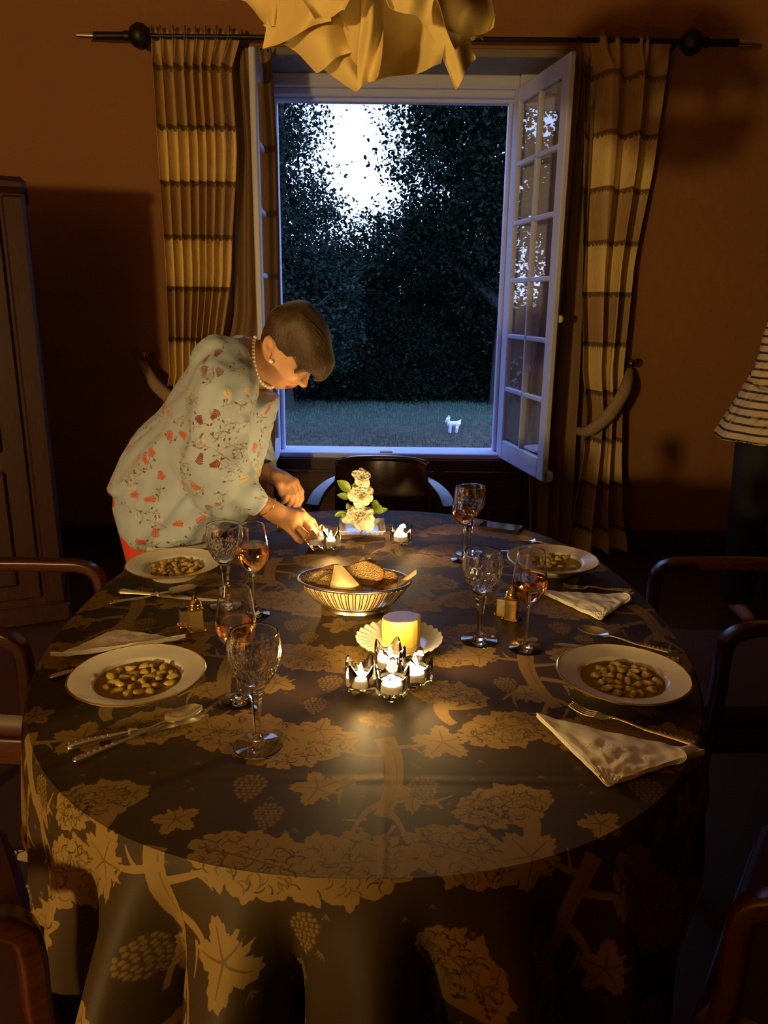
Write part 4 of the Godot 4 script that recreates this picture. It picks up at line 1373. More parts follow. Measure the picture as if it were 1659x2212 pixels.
func goblet(at: Vector3, label: String) -> void:
	var o := thing("crystal_goblet", at, label, "glass", "cut crystal goblets")
	var cut := func(a: float, y: float, r: float) -> float:
		if y < 0.112 or y > 0.172 or r < 0.03: return r
		var u := 0.0
		if y > 0.148: u = pow(absf(sin(a * 8.0)), 3.0) * 0.0016 * smoothstep(0.172, 0.166, y)      # upright flutes
		else:                                       # lattice of diamonds
			var s := absf(fposmod(a * 16.0 / TAU + (y - 0.112) * 115.0, 1.0) - 0.5) * 2.0
			var t := absf(fposmod(a * 16.0 / TAU - (y - 0.112) * 115.0, 1.0) - 0.5) * 2.0
			u = 0.0018 * maxf(pow(s, 5.0), pow(t, 5.0))
		return r - u
	var prof := [Vector2(0.0, 0.112), Vector2(0.016, 0.1115), Vector2(0.024, 0.1135)]
	var outer := []
	for k in 27:        # bowl outside, from the knot up to the lip
		var t := k / 26.0
		var y := 0.104 + 0.090 * t
		var r := 0.0105 + 0.0335 * pow(sin(minf(1.0, t * 1.12) * PI * 0.5), 0.62)
		if t > 0.55: r -= 0.0068 * pow((t - 0.55) / 0.45, 1.7)
		outer.append(Vector2(r, y))
	var inner := []
	for k in range(26, 3, -1): inner.append(outer[k] - Vector2(0.0022, 0.0 if k == 26 else -0.0012))
	var p := outer + [outer[26] + Vector2(-0.001, 0.0008)] + inner + [Vector2(0.0, inner[inner.size() - 1].y - 0.002)]
	p = [Vector2(0.0, 0.1005), Vector2(0.008, 0.101)] + p
	part("bowl", MB.new().lathe(p, 96, Vector3.ZERO, cut), M.glass, o, 35.0)
	var six := func(a: float, y: float, r: float) -> float:
		if y < 0.016 or r > 0.012: return r
		var q := fposmod(a, TAU / 6.0) - TAU / 12.0
		return r * cos(TAU / 12.0) / cos(q) * 1.05
	var stem := [Vector2(0.0, 0.1005), Vector2(0.0100, 0.1000), Vector2(0.0112, 0.095), Vector2(0.0095, 0.088), Vector2(0.0078, 0.078), Vector2(0.0062, 0.05), Vector2(0.0052, 0.022), Vector2(0.0075, 0.012), Vector2(0.014, 0.0065), Vector2(0.030, 0.0040), Vector2(0.0375, 0.0030), Vector2(0.0385, 0.0016), Vector2(0.0372, 0.0002), Vector2(0.0, 0.0002)]
	part("stem", MB.new().lathe(stem, 48, Vector3.ZERO, six), M.glass, o, 30.0)

func tulip(at: Vector3, more: float, nm: String, label: String) -> void:
	var o := thing("wine_glass", at, label, "glass", "tulip wine glasses")
	var rad := func(t: float) -> float:      # outside of the bowl, 0 at the stem, 1 at the lip
		var r := 0.0345 * pow(sin(minf(1.0, t / 0.40) * PI * 0.5), 0.60)
		if t > 0.40: r -= 0.0085 * pow((t - 0.40) / 0.60, 1.35)
		return maxf(r, 0.0035)
	var outer := []
	for k in 31: outer.append(Vector2(rad.call(k / 30.0), 0.098 + 0.112 * k / 30.0))
	var inner := []
	for k in range(30, 1, -1): inner.append(Vector2(maxf(0.0015, outer[k].x - 0.0011), outer[k].y + (0.0 if k == 30 else 0.0009)))
	var p := [Vector2(0.0, 0.0002), Vector2(0.0325, 0.0002), Vector2(0.0338, 0.0012), Vector2(0.0325, 0.0024), Vector2(0.020, 0.0045), Vector2(0.009, 0.0085), Vector2(0.0045, 0.015), Vector2(0.0032, 0.03), Vector2(0.0030, 0.06), Vector2(0.0032, 0.090)] + outer + inner + [Vector2(0.0, inner[inner.size() - 1].y - 0.0008)]
	part("glass_body", MB.new().lathe(p, 56), M.glass, o, 60.0)
	# the wine, its skin a hair inside the glass wall
	var lv := 0.50 + more / 0.112
	var w := []
	w.append(Vector2(0.0, 0.098 + 0.112 * 0.07))
	for k in range(2, 20):
		var t := lv * k / 19.0
		if t < 0.07: continue
		w.append(Vector2(rad.call(t) - 0.0007, 0.098 + 0.112 * t + 0.0005))
	w.append(Vector2(0.0, 0.098 + 0.112 * lv + 0.0003))
	var wm := mat(Color(lin(0.97, 0.47, 0.20), 0.0), 0.0)
	wm.transparency = BaseMaterial3D.TRANSPARENCY_ALPHA
	wm.refraction_enabled = true
	wm.refraction_scale = 0.034
	one("rose_wine", MB.new().lathe(w, 48, at), wm, "orange-pink rosé wine in the %s tulip glass" % nm, "wine", "rosé wine in the tulip glasses", 40.0)

# a flat thing between two points on the table: local +x runs from a to b
func along(a: Vector3, b: Vector3) -> Transform3D:
	var d := (b - a)
	d.y = 0
	var x := d.normalized()
	return Transform3D(Basis(x, Vector3.UP, x.cross(Vector3.UP)), Vector3(a.x, TOP + 0.001, a.z))
func laid(called: String, a: Vector3, b: Vector3, label: String, cat: String) -> Node3D:
	var T := along(a, b)
	var o := thing(called, T.origin, label, cat, "%s of the table settings" % called.replace("_", " "))
	o.basis = T.basis
	return o
func handle(L: float, o: Node3D, up := false, thick := false) -> void:
	# ornate silver handle: swelling end with beads
	var w := []; var h := []; var pth := []
	var prof := [[0.0, 0.006, 0.004], [0.03, 0.017, 0.008], [0.10, 0.021, 0.010], [0.22, 0.019, 0.010], [0.45, 0.014, 0.009], [0.75, 0.011, 0.008], [1.0, 0.009, 0.008]]
	for e in prof:
		pth.append(Vector3(e[0] * L, 0.0055 + (0.010 * sin(e[0] * PI) if up else 0.0), 0))
		w.append(float(e[1]) * (1.0 if thick else 0.75)); h.append(float(e[2]) * (1.2 if thick else 0.6))
	part("handle", MB.new().bar(spline(pth, 4), w, h, Vector3.UP, 0.9), M.silver, o, 60.0)
	var bd := MB.new()
	for k in 7:
		var t := 0.06 + 0.1 * k
		bd.lathe([Vector2(0, -0.002), Vector2(0.0022, 0), Vector2(0, 0.003)], 8, Vector3(t * L, 0.0105 if thick else 0.008, 0.0))
		bd.lathe([Vector2(0, -0.002), Vector2(0.0016, 0), Vector2(0, 0.002)], 8, Vector3((t + 0.03) * L, 0.0095 if thick else 0.0075, 0.004))
	part("beading", bd, M.silver, o, 60.0)
func knife(a: Vector3, b: Vector3, label: String) -> void:
	var o := laid("knife", a, b, label, "knife")
	var L := (b - a).length()
	var H := minf(0.095, L * 0.44)
	handle(H, o, false, true)
	part("collar", MB.new().tube([Vector3(H - 0.002, 0.006, 0), Vector3(H + 0.002, 0.006, 0), Vector3(H + 0.006, 0.006, 0), Vector3(H + 0.012, 0.006, 0)], [0.006, 0.0075, 0.0055, 0.0062], 12), M.silver, o, 50.0)
	var rows := []
	for k in 15:
		var t := k / 14.0
		var x := lerpf(H + 0.010, L, t)
		var w := 0.0105 * pow(maxf(0.0, 1.0 - pow(t, 6.0)), 0.5) + 0.0006
		rows.append(PackedVector3Array([Vector3(x, 0.0055, -0.006), Vector3(x, 0.0066, -0.003), Vector3(x, 0.0055, -0.006 + w * 1.6), Vector3(x, 0.0044, -0.003)]))
	part("blade", MB.new().loft(rows), M.silver, o, 30.0)
func spoon(a: Vector3, b: Vector3, label: String, high := false) -> void:
	var o := laid("soup_spoon", a, b, label, "spoon")
	if high: o.position.y += 0.004
	var L := (b - a).length()
	var bl := minf(0.068, L * 0.38)
	var H := L - bl
	handle(H * 0.62, o, false)
	part("shaft", MB.new().bar(spline([Vector3(H * 0.60, 0.006, 0), Vector3(H * 0.8, 0.009, 0), Vector3(H * 0.97, 0.010, 0), Vector3(H + 0.010, 0.006, 0)], 5), [0.008, 0.005, 0.005, 0.011], 0.004, Vector3.UP, 0.7), M.silver, o, 60.0)
	var rows := []
	for r in 13:
		var row := PackedVector3Array()
		var u := r / 12.0
		for k in 11:
			var v := k / 5.0 - 1.0
			var wd := 0.0215 * sqrt(maxf(0.0, 1.0 - pow(absf(2.0 * u - 1.0), 2.3))) * (1.0 - 0.18 * (u - 0.5))
			var dep := 0.010 * (1.0 - pow(2.0 * u - 1.0, 2)) * (1.0 - v * v)
			row.append(Vector3(H + bl * u, 0.0125 - dep + 0.002 * u, wd * v))
		rows.append(row)
	part("bowl", MB.new().sheet(rows, 0.0012), M.silver, o, 60.0)
func fork(a: Vector3, b: Vector3, label: String, high := false) -> void:
	var o := laid("fork", a, b, label, "fork")
	if high: o.position.y += 0.003
	var L := (b - a).length()
	var tl := L * 0.33
	var H := L - tl
	handle(H * 0.62, o, false)
	part("shaft", MB.new().bar(spline([Vector3(H * 0.60, 0.006, 0), Vector3(H * 0.85, 0.010, 0), Vector3(H, 0.010, 0)], 5), [0.008, 0.005, 0.008], 0.004, Vector3.UP, 0.7), M.silver, o, 60.0)
	var pal := MB.new()
	var rows := []
	for r in 7:
		var u := r / 6.0
		var wd := lerpf(0.004, 0.0105, sin(u * PI * 0.5))
		var row := PackedVector3Array()
		for k in 7: row.append(Vector3(H - 0.004 + tl * 0.40 * u, 0.010 - 0.005 * sin(u * PI * 0.8), wd * (k / 3.0 - 1.0)))
		rows.append(row)
	part("palm", pal.sheet(rows, 0.0016), M.silver, o, 60.0)
	for k in 4:
		var z := (k - 1.5) * 0.0062
		part("tine", MB.new().tube(spline([Vector3(H + tl * 0.34, 0.0075, z), Vector3(H + tl * 0.6, 0.006, z), Vector3(H + tl * 0.85, 0.010, z * 0.95), Vector3(L, 0.0145, z * 0.92)], 3), [0.0016, 0.0014, 0.0012, 0.0006], 7), M.silver, o, 60.0)

# folded white napkins with embroidery in relief
func napkin_cloth() -> StandardMaterial3D:
	var T := 512
	var im := Image.create(T, T, false, Image.FORMAT_L8)
	im.fill(Color(0.5, 0.5, 0.5))
	var c := Vector2(270, 250)
	for k in 9:
		var a := TAU * k / 9
		var q := c + Vector2.from_angle(a) * 48
		stroke(im, curve2(q, q + Vector2.from_angle(a + 0.9) * 28, q + Vector2.from_angle(a) * 40, 8), 6, 3, Color(0.9, 0.9, 0.9))
		stroke(im, curve2(q, q + Vector2.from_angle(a - 0.9) * 28, q + Vector2.from_angle(a) * 40, 8), 6, 3, Color(0.9, 0.9, 0.9))
		disc(im, c + Vector2.from_angle(a + 0.3) * 20, 5, Color(0.2, 0.2, 0.2))
	for s in [-1, 1]:
		stroke(im, curve2(c + Vector2(60 * s, 20), c + Vector2(110 * s, -60), c + Vector2(150 * s, 20), 10), 5, 3, Color(0.88, 0.88, 0.88))
		stroke(im, curve2(c + Vector2(150 * s, 20), c + Vector2(170 * s, 50), c + Vector2(190 * s, 10), 10), 5, 3, Color(0.88, 0.88, 0.88))
		for k in 4: disc(im, c + Vector2((70 + 26 * k) * s, -8 - 10 * sin(k * 1.3)), 6, Color(0.15, 0.15, 0.15))
	var m := mat(lin(0.80, 0.75, 0.66), 0.85)
	bumped(m, ImageTexture.create_from_image(im), 0.35)
	return m
func napkin(corners: Array, lift: Array, label: String, m: Material, rolled: int) -> void:
	# corners a-b: the long fold, c: the point; layers of cloth on each other
	var a: Vector3 = corners[0]; var b: Vector3 = corners[1]; var c: Vector3 = corners[2]
	var base := (a + b + c) / 3.0
	base.y = TOP + 0.001
	var o := thing("napkin", base, label, "napkin", "embroidered napkins")
	var f := FastNoiseLite.new()
	f.seed = int(absf(a.x) * 1000); f.frequency = 9.0
	for layer in 4:
		var rows := []
		var sh := 1.0 - 0.055 * layer
		for r in 25:
			var v := r / 24.0
			var row := PackedVector3Array()
			for k in 33:
				var u := k / 32.0
				var p := a.lerp(b, lerpf(u, 0.5, 0.0)).lerp(c, v * sh)
				# a triangle narrowing to its point c, edge waved on the upper layers
				var wv := 0.0 if layer == 0 else 0.0022 * sin(u * 40.0 + layer) * smoothstep(0.3, 1.0, v)
				p += (c - a.lerp(b, 0.5)).normalized() * wv
				var bulge := 0.004 * sin(u * PI) * sin(v * PI) + 0.003 * (f.get_noise_2d(p.x * 3, p.z * 3) + 0.3)
				var y := 0.0015 + layer * 0.0022 + bulge
				y += float(lift[0]) * pow(1.0 - u, 6.0) * (1.0 - v) + float(lift[1]) * pow(u, 6.0) * (1.0 - v) + float(lift[2]) * exp(-pow(v / 0.10, 2))
				row.append(Vector3(p.x - base.x, y, p.z - base.z))
			rows.append(row)
		part("fold", MB.new().sheet(rows, 0.0012), m, o, 60.0)
	# the rolled corner at one end
	if rolled == 0: return
	var e: Vector3 = a if rolled == 0 else b
	var other: Vector3 = b if rolled == 0 else a
	var d := (c - e).normalized()
	var away := (e - other).normalized()
	var rw := []
	for r in 13:
		var row := PackedVector3Array()
		var t := r / 12.0
		for k in 11:
			var u := k / 10.0
			var ang := t * 3.6
			var rad := 0.011 + 0.004 * u
			var p := e + d * u * 0.062 * (1.0 - 0.3 * t) - away * (0.004 + 0.014 * (1.0 - u)) + away * sin(ang) * rad
			row.append(Vector3(p.x - base.x, 0.003 + rad * (1.0 - cos(ang)) * 0.75 + 0.002 * u, p.z - base.z))
		rw.append(row)
	part("rolled_corner", MB.new().sheet(rw, 0.0014), m, o, 60.0)

func napkins() -> void:
	var m := napkin_cloth()
	napkin([pt(1158, 1556), pt(1520, 1640), pt(1312, 1704)], [0.004, 0.008, 0.0], "large folded white napkin with embroidered flowers at the near right corner", m, 1)
	napkin([pt(1162, 1284), pt(1370, 1294), pt(1298, 1342)], [0.004, 0.008, 0.0], "folded white napkin with embroidery between the far-right plate and the near-right setting", m, 1)
	napkin([pt(112, 1440), pt(402, 1396), pt(250, 1366)], [0.006, 0.004, 0.012], "folded white napkin lying behind the near-left soup plate", m, 0)
	napkin([pt(318, 1202), pt(480, 1190), pt(420, 1172)], [0.005, 0.004, 0.008], "folded white napkin half hidden behind the far-left soup plate", m, 0)

func shaker(at: Vector3, w: float, dark: bool, turn: float, label: String) -> void:
	var o := thing("shaker", at, label, "shaker", "salt and pepper shakers", turn)
	var k := w * 0.5
	var h := 0.040 if dark else 0.050
	part("body", MB.new().box(Vector3(-k * 0.9, 0.004, -k * 0.9), Vector3(k * 0.9, h, k * 0.9), 0.002), mat(lin(0.55, 0.36, 0.12), 0.14, 0.75) if not dark else mat(lin(0.62, 0.5, 0.3), 0.12, 0.8), o, 30.0)
	part("foot", MB.new().box(Vector3(-k * 1.1, 0, -k * 1.1), Vector3(k * 1.1, 0.005, k * 1.1), 0.0015), M.gold, o, 30.0)
	for s in [[-1, -1], [1, -1], [-1, 1], [1, 1]]:
		part("ball_foot", MB.new().lathe([Vector2(0, -0.004), Vector2(0.0035, -0.002), Vector2(0.0042, 0.0005), Vector2(0.003, 0.003), Vector2(0, 0.0042)], 12, Vector3(s[0] * k * 1.02, 0.0042, s[1] * k * 1.02)), M.gold, o, 60.0)
	if dark:
		part("cap", MB.new().box(Vector3(-k * 1.05, h, -k * 1.05), Vector3(k * 1.05, h + 0.008, k * 1.05), 0.002), mat(lin(0.02, 0.008, 0.012), 0.3), o, 30.0)
	else:
		var sq := func(a: float, y: float, r: float) -> float:
			return r / maxf(absf(cos(a)), absf(sin(a))) if y < h + 0.0025 else r
		part("cap", MB.new().lathe([Vector2(0.0, h), Vector2(k * 0.98, h), Vector2(k * 1.02, h + 0.002), Vector2(k * 0.92, h + 0.004), Vector2(k * 1.0, h + 0.006), Vector2(k * 0.9, h + 0.008), Vector2(k * 0.96, h + 0.010), Vector2(k * 0.9, h + 0.014), Vector2(k * 0.6, h + 0.019), Vector2(k * 0.35, h + 0.021), Vector2(k * 0.42, h + 0.024), Vector2(k * 0.3, h + 0.027), Vector2(k * 0.14, h + 0.029), Vector2(0.0, h + 0.034)], 32, Vector3.ZERO, sq), M.gold, o, 40.0)

# ================================================================ the middle of the table
func centre() -> void:
	basket()
	butter()
	flowers()
	# [photograph x, y of the base centre, turn, lit]
	var spots := [[779, 1492, 0.15, true, "left one of the four clustered glass candle holders before the butter dish", "burning tea light in the leftmost holder of the cluster of four"],
		[846, 1503, 0.75, true, "nearest of the four clustered glass candle holders before the butter dish", "burning tea light in the nearest holder of the cluster of four"],
		[897, 1478, 0.5, true, "right-hand one of the four clustered glass candle holders by the butter dish", "burning tea light in the right-hand holder of the cluster of four"],
		[842, 1452, 0.3, true, "rear one of the four clustered glass candle holders, touching the butter dish", "burning tea light in the rear holder of the cluster, against the butter dish"],
		[715, 1186, 0.1, true, "bright glass candle holder by the woman's fingers, right one of the pair", "brightly burning tea light right of the woman's fingertips"],
		[686, 1184, 0.4, false, "glass candle holder under the burning match, left one of the pair", "tea light just being lit under the woman's fingers"],
		[866, 1176, 0.6, true, "single glass candle holder to the right of the flower dish", "burning tea light in the lone holder right of the flower dish"]]
	for s in spots: candle(pt(s[0], s[1]), s[2], s[3], s[4], s[5])

func candle(at: Vector3, turn: float, lit: bool, label: String, tl: String) -> void:
	var o := thing("candle_holder", at, label, "candle holder", "glass candle holders", turn)
	var rings := []
	var n := 48
	var sq := func(a: float, r: float) -> float:
		return r / pow(pow(absf(cos(a)), 4.0) + pow(absf(sin(a)), 4.0), 0.25)
	var peak := func(a: float) -> float: return 0.5 - 0.5 * cos(4.0 * a)
	var lv := [[0.010, 0.0], [0.020, 0.0], [0.0255, 0.10], [0.0272, 0.35], [0.0272, 0.7], [0.0268, 0.93], [0.0258, 1.0], [0.0242, 0.98], [0.0228, 0.8], [0.0222, 0.5], [0.0215, 0.30], [0.016, 0.28]]
	for l in lv:
		var ring := PackedVector3Array()
		for k in n:
			var a := TAU * k / n
			var p: float = peak.call(a)
			var top := 0.040 + 0.022 * pow(p, 1.6)
			var bot := 0.0085 * pow(1.0 - p, 1.4) + 0.0005
			var inner: bool = lv.find(l) >= 8
			var r: float = sq.call(a, l[0]) if not inner else lerpf(float(l[0]), sq.call(a, l[0]), 0.55 if float(l[1]) > 0.6 else 0.0)
			var y := lerpf(bot, top, l[1]) if not inner else (lerpf(0.014, top, (float(l[1]) - 0.28) / 0.72))
			ring.append(Vector3(cos(a) * r, y, sin(a) * r))
		rings.append(ring)
	var gm: Material = M.glass
	part("glass_cup", MB.new().loft(rings), gm, o, 50.0)
	var t := thing("tea_light", at + Vector3(0, 0.0148, 0), tl, "candle", "tea lights")
	part("cup", MB.new().lathe([Vector2(0, 0), Vector2(0.0198, 0), Vector2(0.0203, 0.001), Vector2(0.0203, 0.0135), Vector2(0.0199, 0.0138), Vector2(0.0195, 0.0105), Vector2(0, 0.0105)], 32), mat(lin(0.72, 0.66, 0.60), 0.35), t, 40.0)
	var wax := mat(lin(0.85, 0.80, 0.70), 0.3)
	wax.subsurf_scatter_enabled = true
	wax.subsurf_scatter_strength = 0.3
	if lit:
		wax.emission_enabled = true
		wax.emission = lin(1.0, 0.75, 0.38)
		wax.emission_energy_multiplier = 5.0
	part("wax", MB.new().lathe([Vector2(0, 0.010), Vector2(0.0194, 0.010), Vector2(0.0194, 0.0118), Vector2(0.008, 0.0110), Vector2(0, 0.0108)], 28), wax, t, 40.0)
	part("wick", MB.new().tube([Vector3(0, 0.010, 0), Vector3(0.0003, 0.014, 0), Vector3(0.0012, 0.017, 0)], 0.0007, 6), mat(lin(0.02, 0.015, 0.01), 0.9), t)
	if lit:
		flame(Vector3(0, 0.0148, 0), 1.05, t, at + Vector3(0, 0.0148 + 0.038, 0), CANDLE)
const CANDLE := 0.085
func flame(p: Vector3, s: float, t: Node3D, lamp_at: Vector3, e: float) -> void:
	var fm := mat(lin(1, 0.8, 0.4), 0.5)
	fm.emission_enabled = true
	fm.emission = lin(1.0, 0.74, 0.36)
	fm.emission_energy_multiplier = 40.0
	part("flame", MB.new().lathe([Vector2(0, 0), Vector2(0.0030, 0.002), Vector2(0.0046, 0.006), Vector2(0.0045, 0.010), Vector2(0.0030, 0.016), Vector2(0.0014, 0.021), Vector2(0, 0.025)], 16, p / s).xf(Transform3D(Basis().scaled(Vector3.ONE * s), Vector3.ZERO)), fm, t, 60.0)
	var l := OmniLight3D.new()
	l.name = "candle_light"
	l.light_color = lin(1.0, 0.62, 0.21)
	l.light_energy = e
	l.light_size = 0.005
	l.omni_range = 12.0
	l.omni_attenuation = 2.0
	l.shadow_enabled = true
	l.position = lamp_at
	add_child(l)

func basket() -> void:
	var c := pt(765, 1312)
	var o := thing("bread_basket", c, "oval silver wire basket holding sliced bread and a cream napkin", "basket", "", -0.10)
	var at := func(a: float, y: float) -> Vector3:
		var k := lerpf(0.58, 1.0, pow(clampf((y - 0.012) / 0.056, 0, 1), 0.62))
		return Vector3(cos(a) * 0.128 * k, y, sin(a) * 0.084 * k)
	var rp := []
	for k in 65: rp.append(at.call(TAU * k / 64, 0.068))
	part("rim", MB.new().tube(rp, 0.0034, 10), M.silver, o, 60.0)
	var rp2 := []
	for k in 65: rp2.append(at.call(TAU * k / 64, 0.0125))
	part("lower_ring", MB.new().tube(rp2, 0.002, 8), M.silver, o, 60.0)
	var ft := []
	for r in [[0.99, 0.0], [0.95, 0.006], [0.96, 0.011], [1.0, 0.0125], [0.97, 0.0135], [0.93, 0.0115], [0.92, 0.006], [0.96, 0.0]]:
		var ring := PackedVector3Array()
		for k in 48: ring.append(Vector3(cos(TAU * k / 48) * 0.076 * r[0], r[1], sin(TAU * k / 48) * 0.050 * r[0]))
		ft.append(ring)
	part("foot", MB.new().loft(ft, true, false, false), M.silver, o, 50.0)
	part("floor_plate", MB.new().prism(PackedVector2Array(range(40).map(func(k): return Vector2(cos(TAU * k / 40) * 0.074, sin(TAU * k / 40) * 0.048))), 0.0115, 0.0130), M.silver, o, 30.0)
	var nw := 46
	for k in nw:      # hairpin wires: up one side, across under the rim, down the other
		var a := TAU * k / nw
		var b := TAU * (k + 0.62) / nw
		var pth := []
		for s in 6: pth.append(at.call(a, lerpf(0.012, 0.060, s / 5.0)))
		pth.append(at.call(lerpf(a, b, 0.25), 0.0645)); pth.append(at.call(lerpf(a, b, 0.75), 0.0645))
		for s in 6: pth.append(at.call(b, lerpf(0.060, 0.012, s / 5.0)))
		part("wire", MB.new().tube(pth, 0.00115, 6), M.silver, o, 70.0)
	# cream napkin lining it
	var lm := mat(lin(0.80, 0.66, 0.40), 0.85)
	lm.backlight_enabled = true
	lm.backlight = Color(0.3, 0.3, 0.3)
	var nb := MB.new()
	var rows := []
	for r in 11:
		var row := PackedVector3Array()
		for k in 41:
			var a := lerpf(0.25 * PI, 0.92 * PI, k / 40.0)
			var y := lerpf(0.0155, 0.066, r / 10.0)
			var q: Vector3 = at.call(a, y)
			var e := 0.955 + 0.012 * sin(a * 15.0)
			row.append(Vector3(q.x * e, y + 0.002 * sin(a * 9.0), q.z * e))
		rows.append(row)
	nb.sheet(rows, 0.0012)
	var peakf := func(pts: Array, w0: float) -> void:     # a flap of the napkin rising over the bread
		pass
	var fl := []
	for r in 15:
		var v := r / 14.0
		var row := PackedVector3Array()
		for k in 17:
			var u := k / 16.0 - 0.5
			var wd := lerpf(0.104, 0.016, pow(v, 0.8))
			var zz := lerpf(0.058, 0.028, v) - 0.018 * (1.0 - 4.0 * u * u) * sin(v * PI) * -1.0
			row.append(Vector3(-0.002 + u * wd - 0.030 * v, 0.060 + 0.050 * pow(v, 0.85) - 0.016 * absf(u) * 2.0 * (1.0 - v), zz))
		fl.append(row)
	nb.sheet(fl, 0.0014)
	var f2 := []
	for r in 15:
		var v := r / 14.0
		var row := PackedVector3Array()
		for k in 13:
			var u := k / 12.0 - 0.5
			var wd := lerpf(0.085, 0.034, v)
			row.append(Vector3(-0.012 + u * wd + 0.040 * v, 0.052 + 0.058 * v - 0.010 * u * u * 4.0 + 0.004 * sin(u * 14.0), -0.046 + 0.008 * v + 0.012 * cos(u * 5.0)))
		f2.append(row)
	nb.sheet(f2, 0.0014)
	var f3 := []
	for r in 13:
		var v := r / 12.0
		var row := PackedVector3Array()
		for k in 9:
			var u := k / 8.0 - 0.5
			var wd := lerpf(0.030, 0.010, v)
			row.append(Vector3(0.070 + 0.070 * v, 0.052 + 0.034 * pow(v, 1.5) + 0.006 * cos(u * 4.0), 0.018 + u * wd - 0.035 * v))
		f3.append(row)
	nb.sheet(f3, 0.0016)
	nb.xf(Transform3D(Basis(Vector3.UP, -0.10), c))
	one("bread_napkin", nb, lm, "cream cloth napkin lining the bread basket and folded up between the slices", "napkin", "", 60.0)
	# slices of bread
	var crust := bumped(tri_map(mat(lin(0.42, 0.19, 0.05), 0.75), Vector3.ONE * 25.0), noise_tex(0.04, [], 128, 3, 8), 0.3)
	var crumb := bumped(tri_map(mat(lin(0.62, 0.42, 0.18), 0.9), Vector3.ONE * 30.0), noise_tex(0.06, [], 128, 3, 6), 0.5)
	var spots := [[Vector3(-0.080, 0.066, 0.012), Vector3(0.5, 0.9, 0.5), "long crusty end of bread at the left end of the basket"], [Vector3(-0.048, 0.072, -0.016), Vector3(0.9, 0.2, 0.3), "bread slice leaning beside the left end of the basket"], [Vector3(0.024, 0.080, -0.004), Vector3(1.05, -0.35, -0.1), "largest bread slice, with a hole in its crumb, right of the napkin peak"], [Vector3(0.066, 0.068, -0.006), Vector3(0.8, -0.5, -0.35), "bread slice at the right end of the basket"], [Vector3(-0.054, 0.060, 0.030), Vector3(0.7, 0.4, 0.2), "bread slice lying low at the front left of the basket"]]
	for k in spots.size():
		var s: Array = spots[k]
		var pl := PackedVector2Array()
		var big := 1.25 if k == 2 else 0.95
		for q in 26:
			var a := TAU * q / 26
			var rr := (0.030 + 0.0035 * sin(a * 2 + k) + 0.0016 * sin(a * 5 + k * 2)) * big
			pl.append(Vector2(cos(a) * rr * (1.35 if k == 0 else 1.1), sin(a) * rr * (0.62 if k == 0 else 0.9)))
		var B := Basis(Vector3.UP, -0.10) * Basis.from_euler(s[1])
		var T := Transform3D(B, c + Basis(Vector3.UP, -0.10) * s[0])
		var sl := thing("bread_slice", T.origin, s[2], "bread", "bread in the basket")
		sl.basis = B
		part("crust", MB.new().prism(pl, -0.0085, 0.0085, 0.003), crust, sl, 50.0)
		var ip := PackedVector2Array()
		for q in pl: ip.append(q * 0.88)
		part("crumb", MB.new().prism(ip, 0.0070, 0.0095, 0.001), crumb, sl, 50.0)

func butter() -> void:
	var c := pt(862, 1392)
	var o := thing("butter_dish", c, "scalloped white china dish under the block of butter", "dish", "")
	var fl := func(a: float, y: float, r: float) -> float:
		return r if r < 0.05 else r * (1.0 + 0.022 * absf(cos(a * 14.0)))
	var rings := []
	for e in [[0.0, 0.003], [0.044, 0.003], [0.046, 0.0], [0.050, 0.0], [0.056, 0.004], [0.072, 0.0105], [0.0865, 0.0155], [0.0875, 0.0170], [0.0862, 0.0178], [0.072, 0.0135], [0.058, 0.0085], [0.050, 0.0065], [0.0, 0.0065]]:
		var ring := PackedVector3Array()
		for k in 112:
			var a := TAU * k / 112
			var r: float = fl.call(a, e[1], e[0])
			var up := 0.0022 * cos(a * 14.0 * 2.0) * smoothstep(0.055, 0.086, float(e[0]))
			ring.append(Vector3(cos(a) * r, float(e[1]) + up, sin(a) * r))
		rings.append(ring)
	part("dish", MB.new().loft(rings), M.china, o, 50.0)
	# block: fluted on its rounded left half, cut flat on the right
	var pl := PackedVector2Array()
	for k in 61:
		var a := lerpf(0.42 * PI, 1.62 * PI, k / 60.0)
		var r := 1.0 + 0.035 * absf(sin(k * PI / 3.0))
		pl.append(Vector2(cos(a) * 0.037 * r, sin(a) * 0.030 * r))
	pl.append(Vector2(0.037, -0.020)); pl.append(Vector2(0.040, 0.012)); pl.append(Vector2(0.034, 0.022))
	var q := PackedVector2Array()
	for p in pl: q.append(p.rotated(0.35))
	var m := mat(lin(0.80, 0.56, 0.10), 0.35)
	m.subsurf_scatter_enabled = true
	m.subsurf_scatter_strength = 0.15
	var mb := MB.new()
	var rg := []
	for e in [[0.0066, 0.97], [0.010, 1.0], [0.036, 1.02], [0.058, 1.0], [0.0605, 0.975], [0.0612, 0.95]]:
		var ring := PackedVector3Array()
		for p in q: ring.append(Vector3(p.x * e[1], float(e[0]) + 0.004 * (p.x / 0.04) * smoothstep(0.03, 0.06, float(e[0])), p.y * e[1]))
		rg.append(ring)
	mb.loft(rg)
	mb.shift(c + Vector3(0.002, 0, 0))
	one("butter_block", mb, m, "tall yellow block of fluted butter with a cut face, glowing in the candlelight", "butter", "", 30.0)

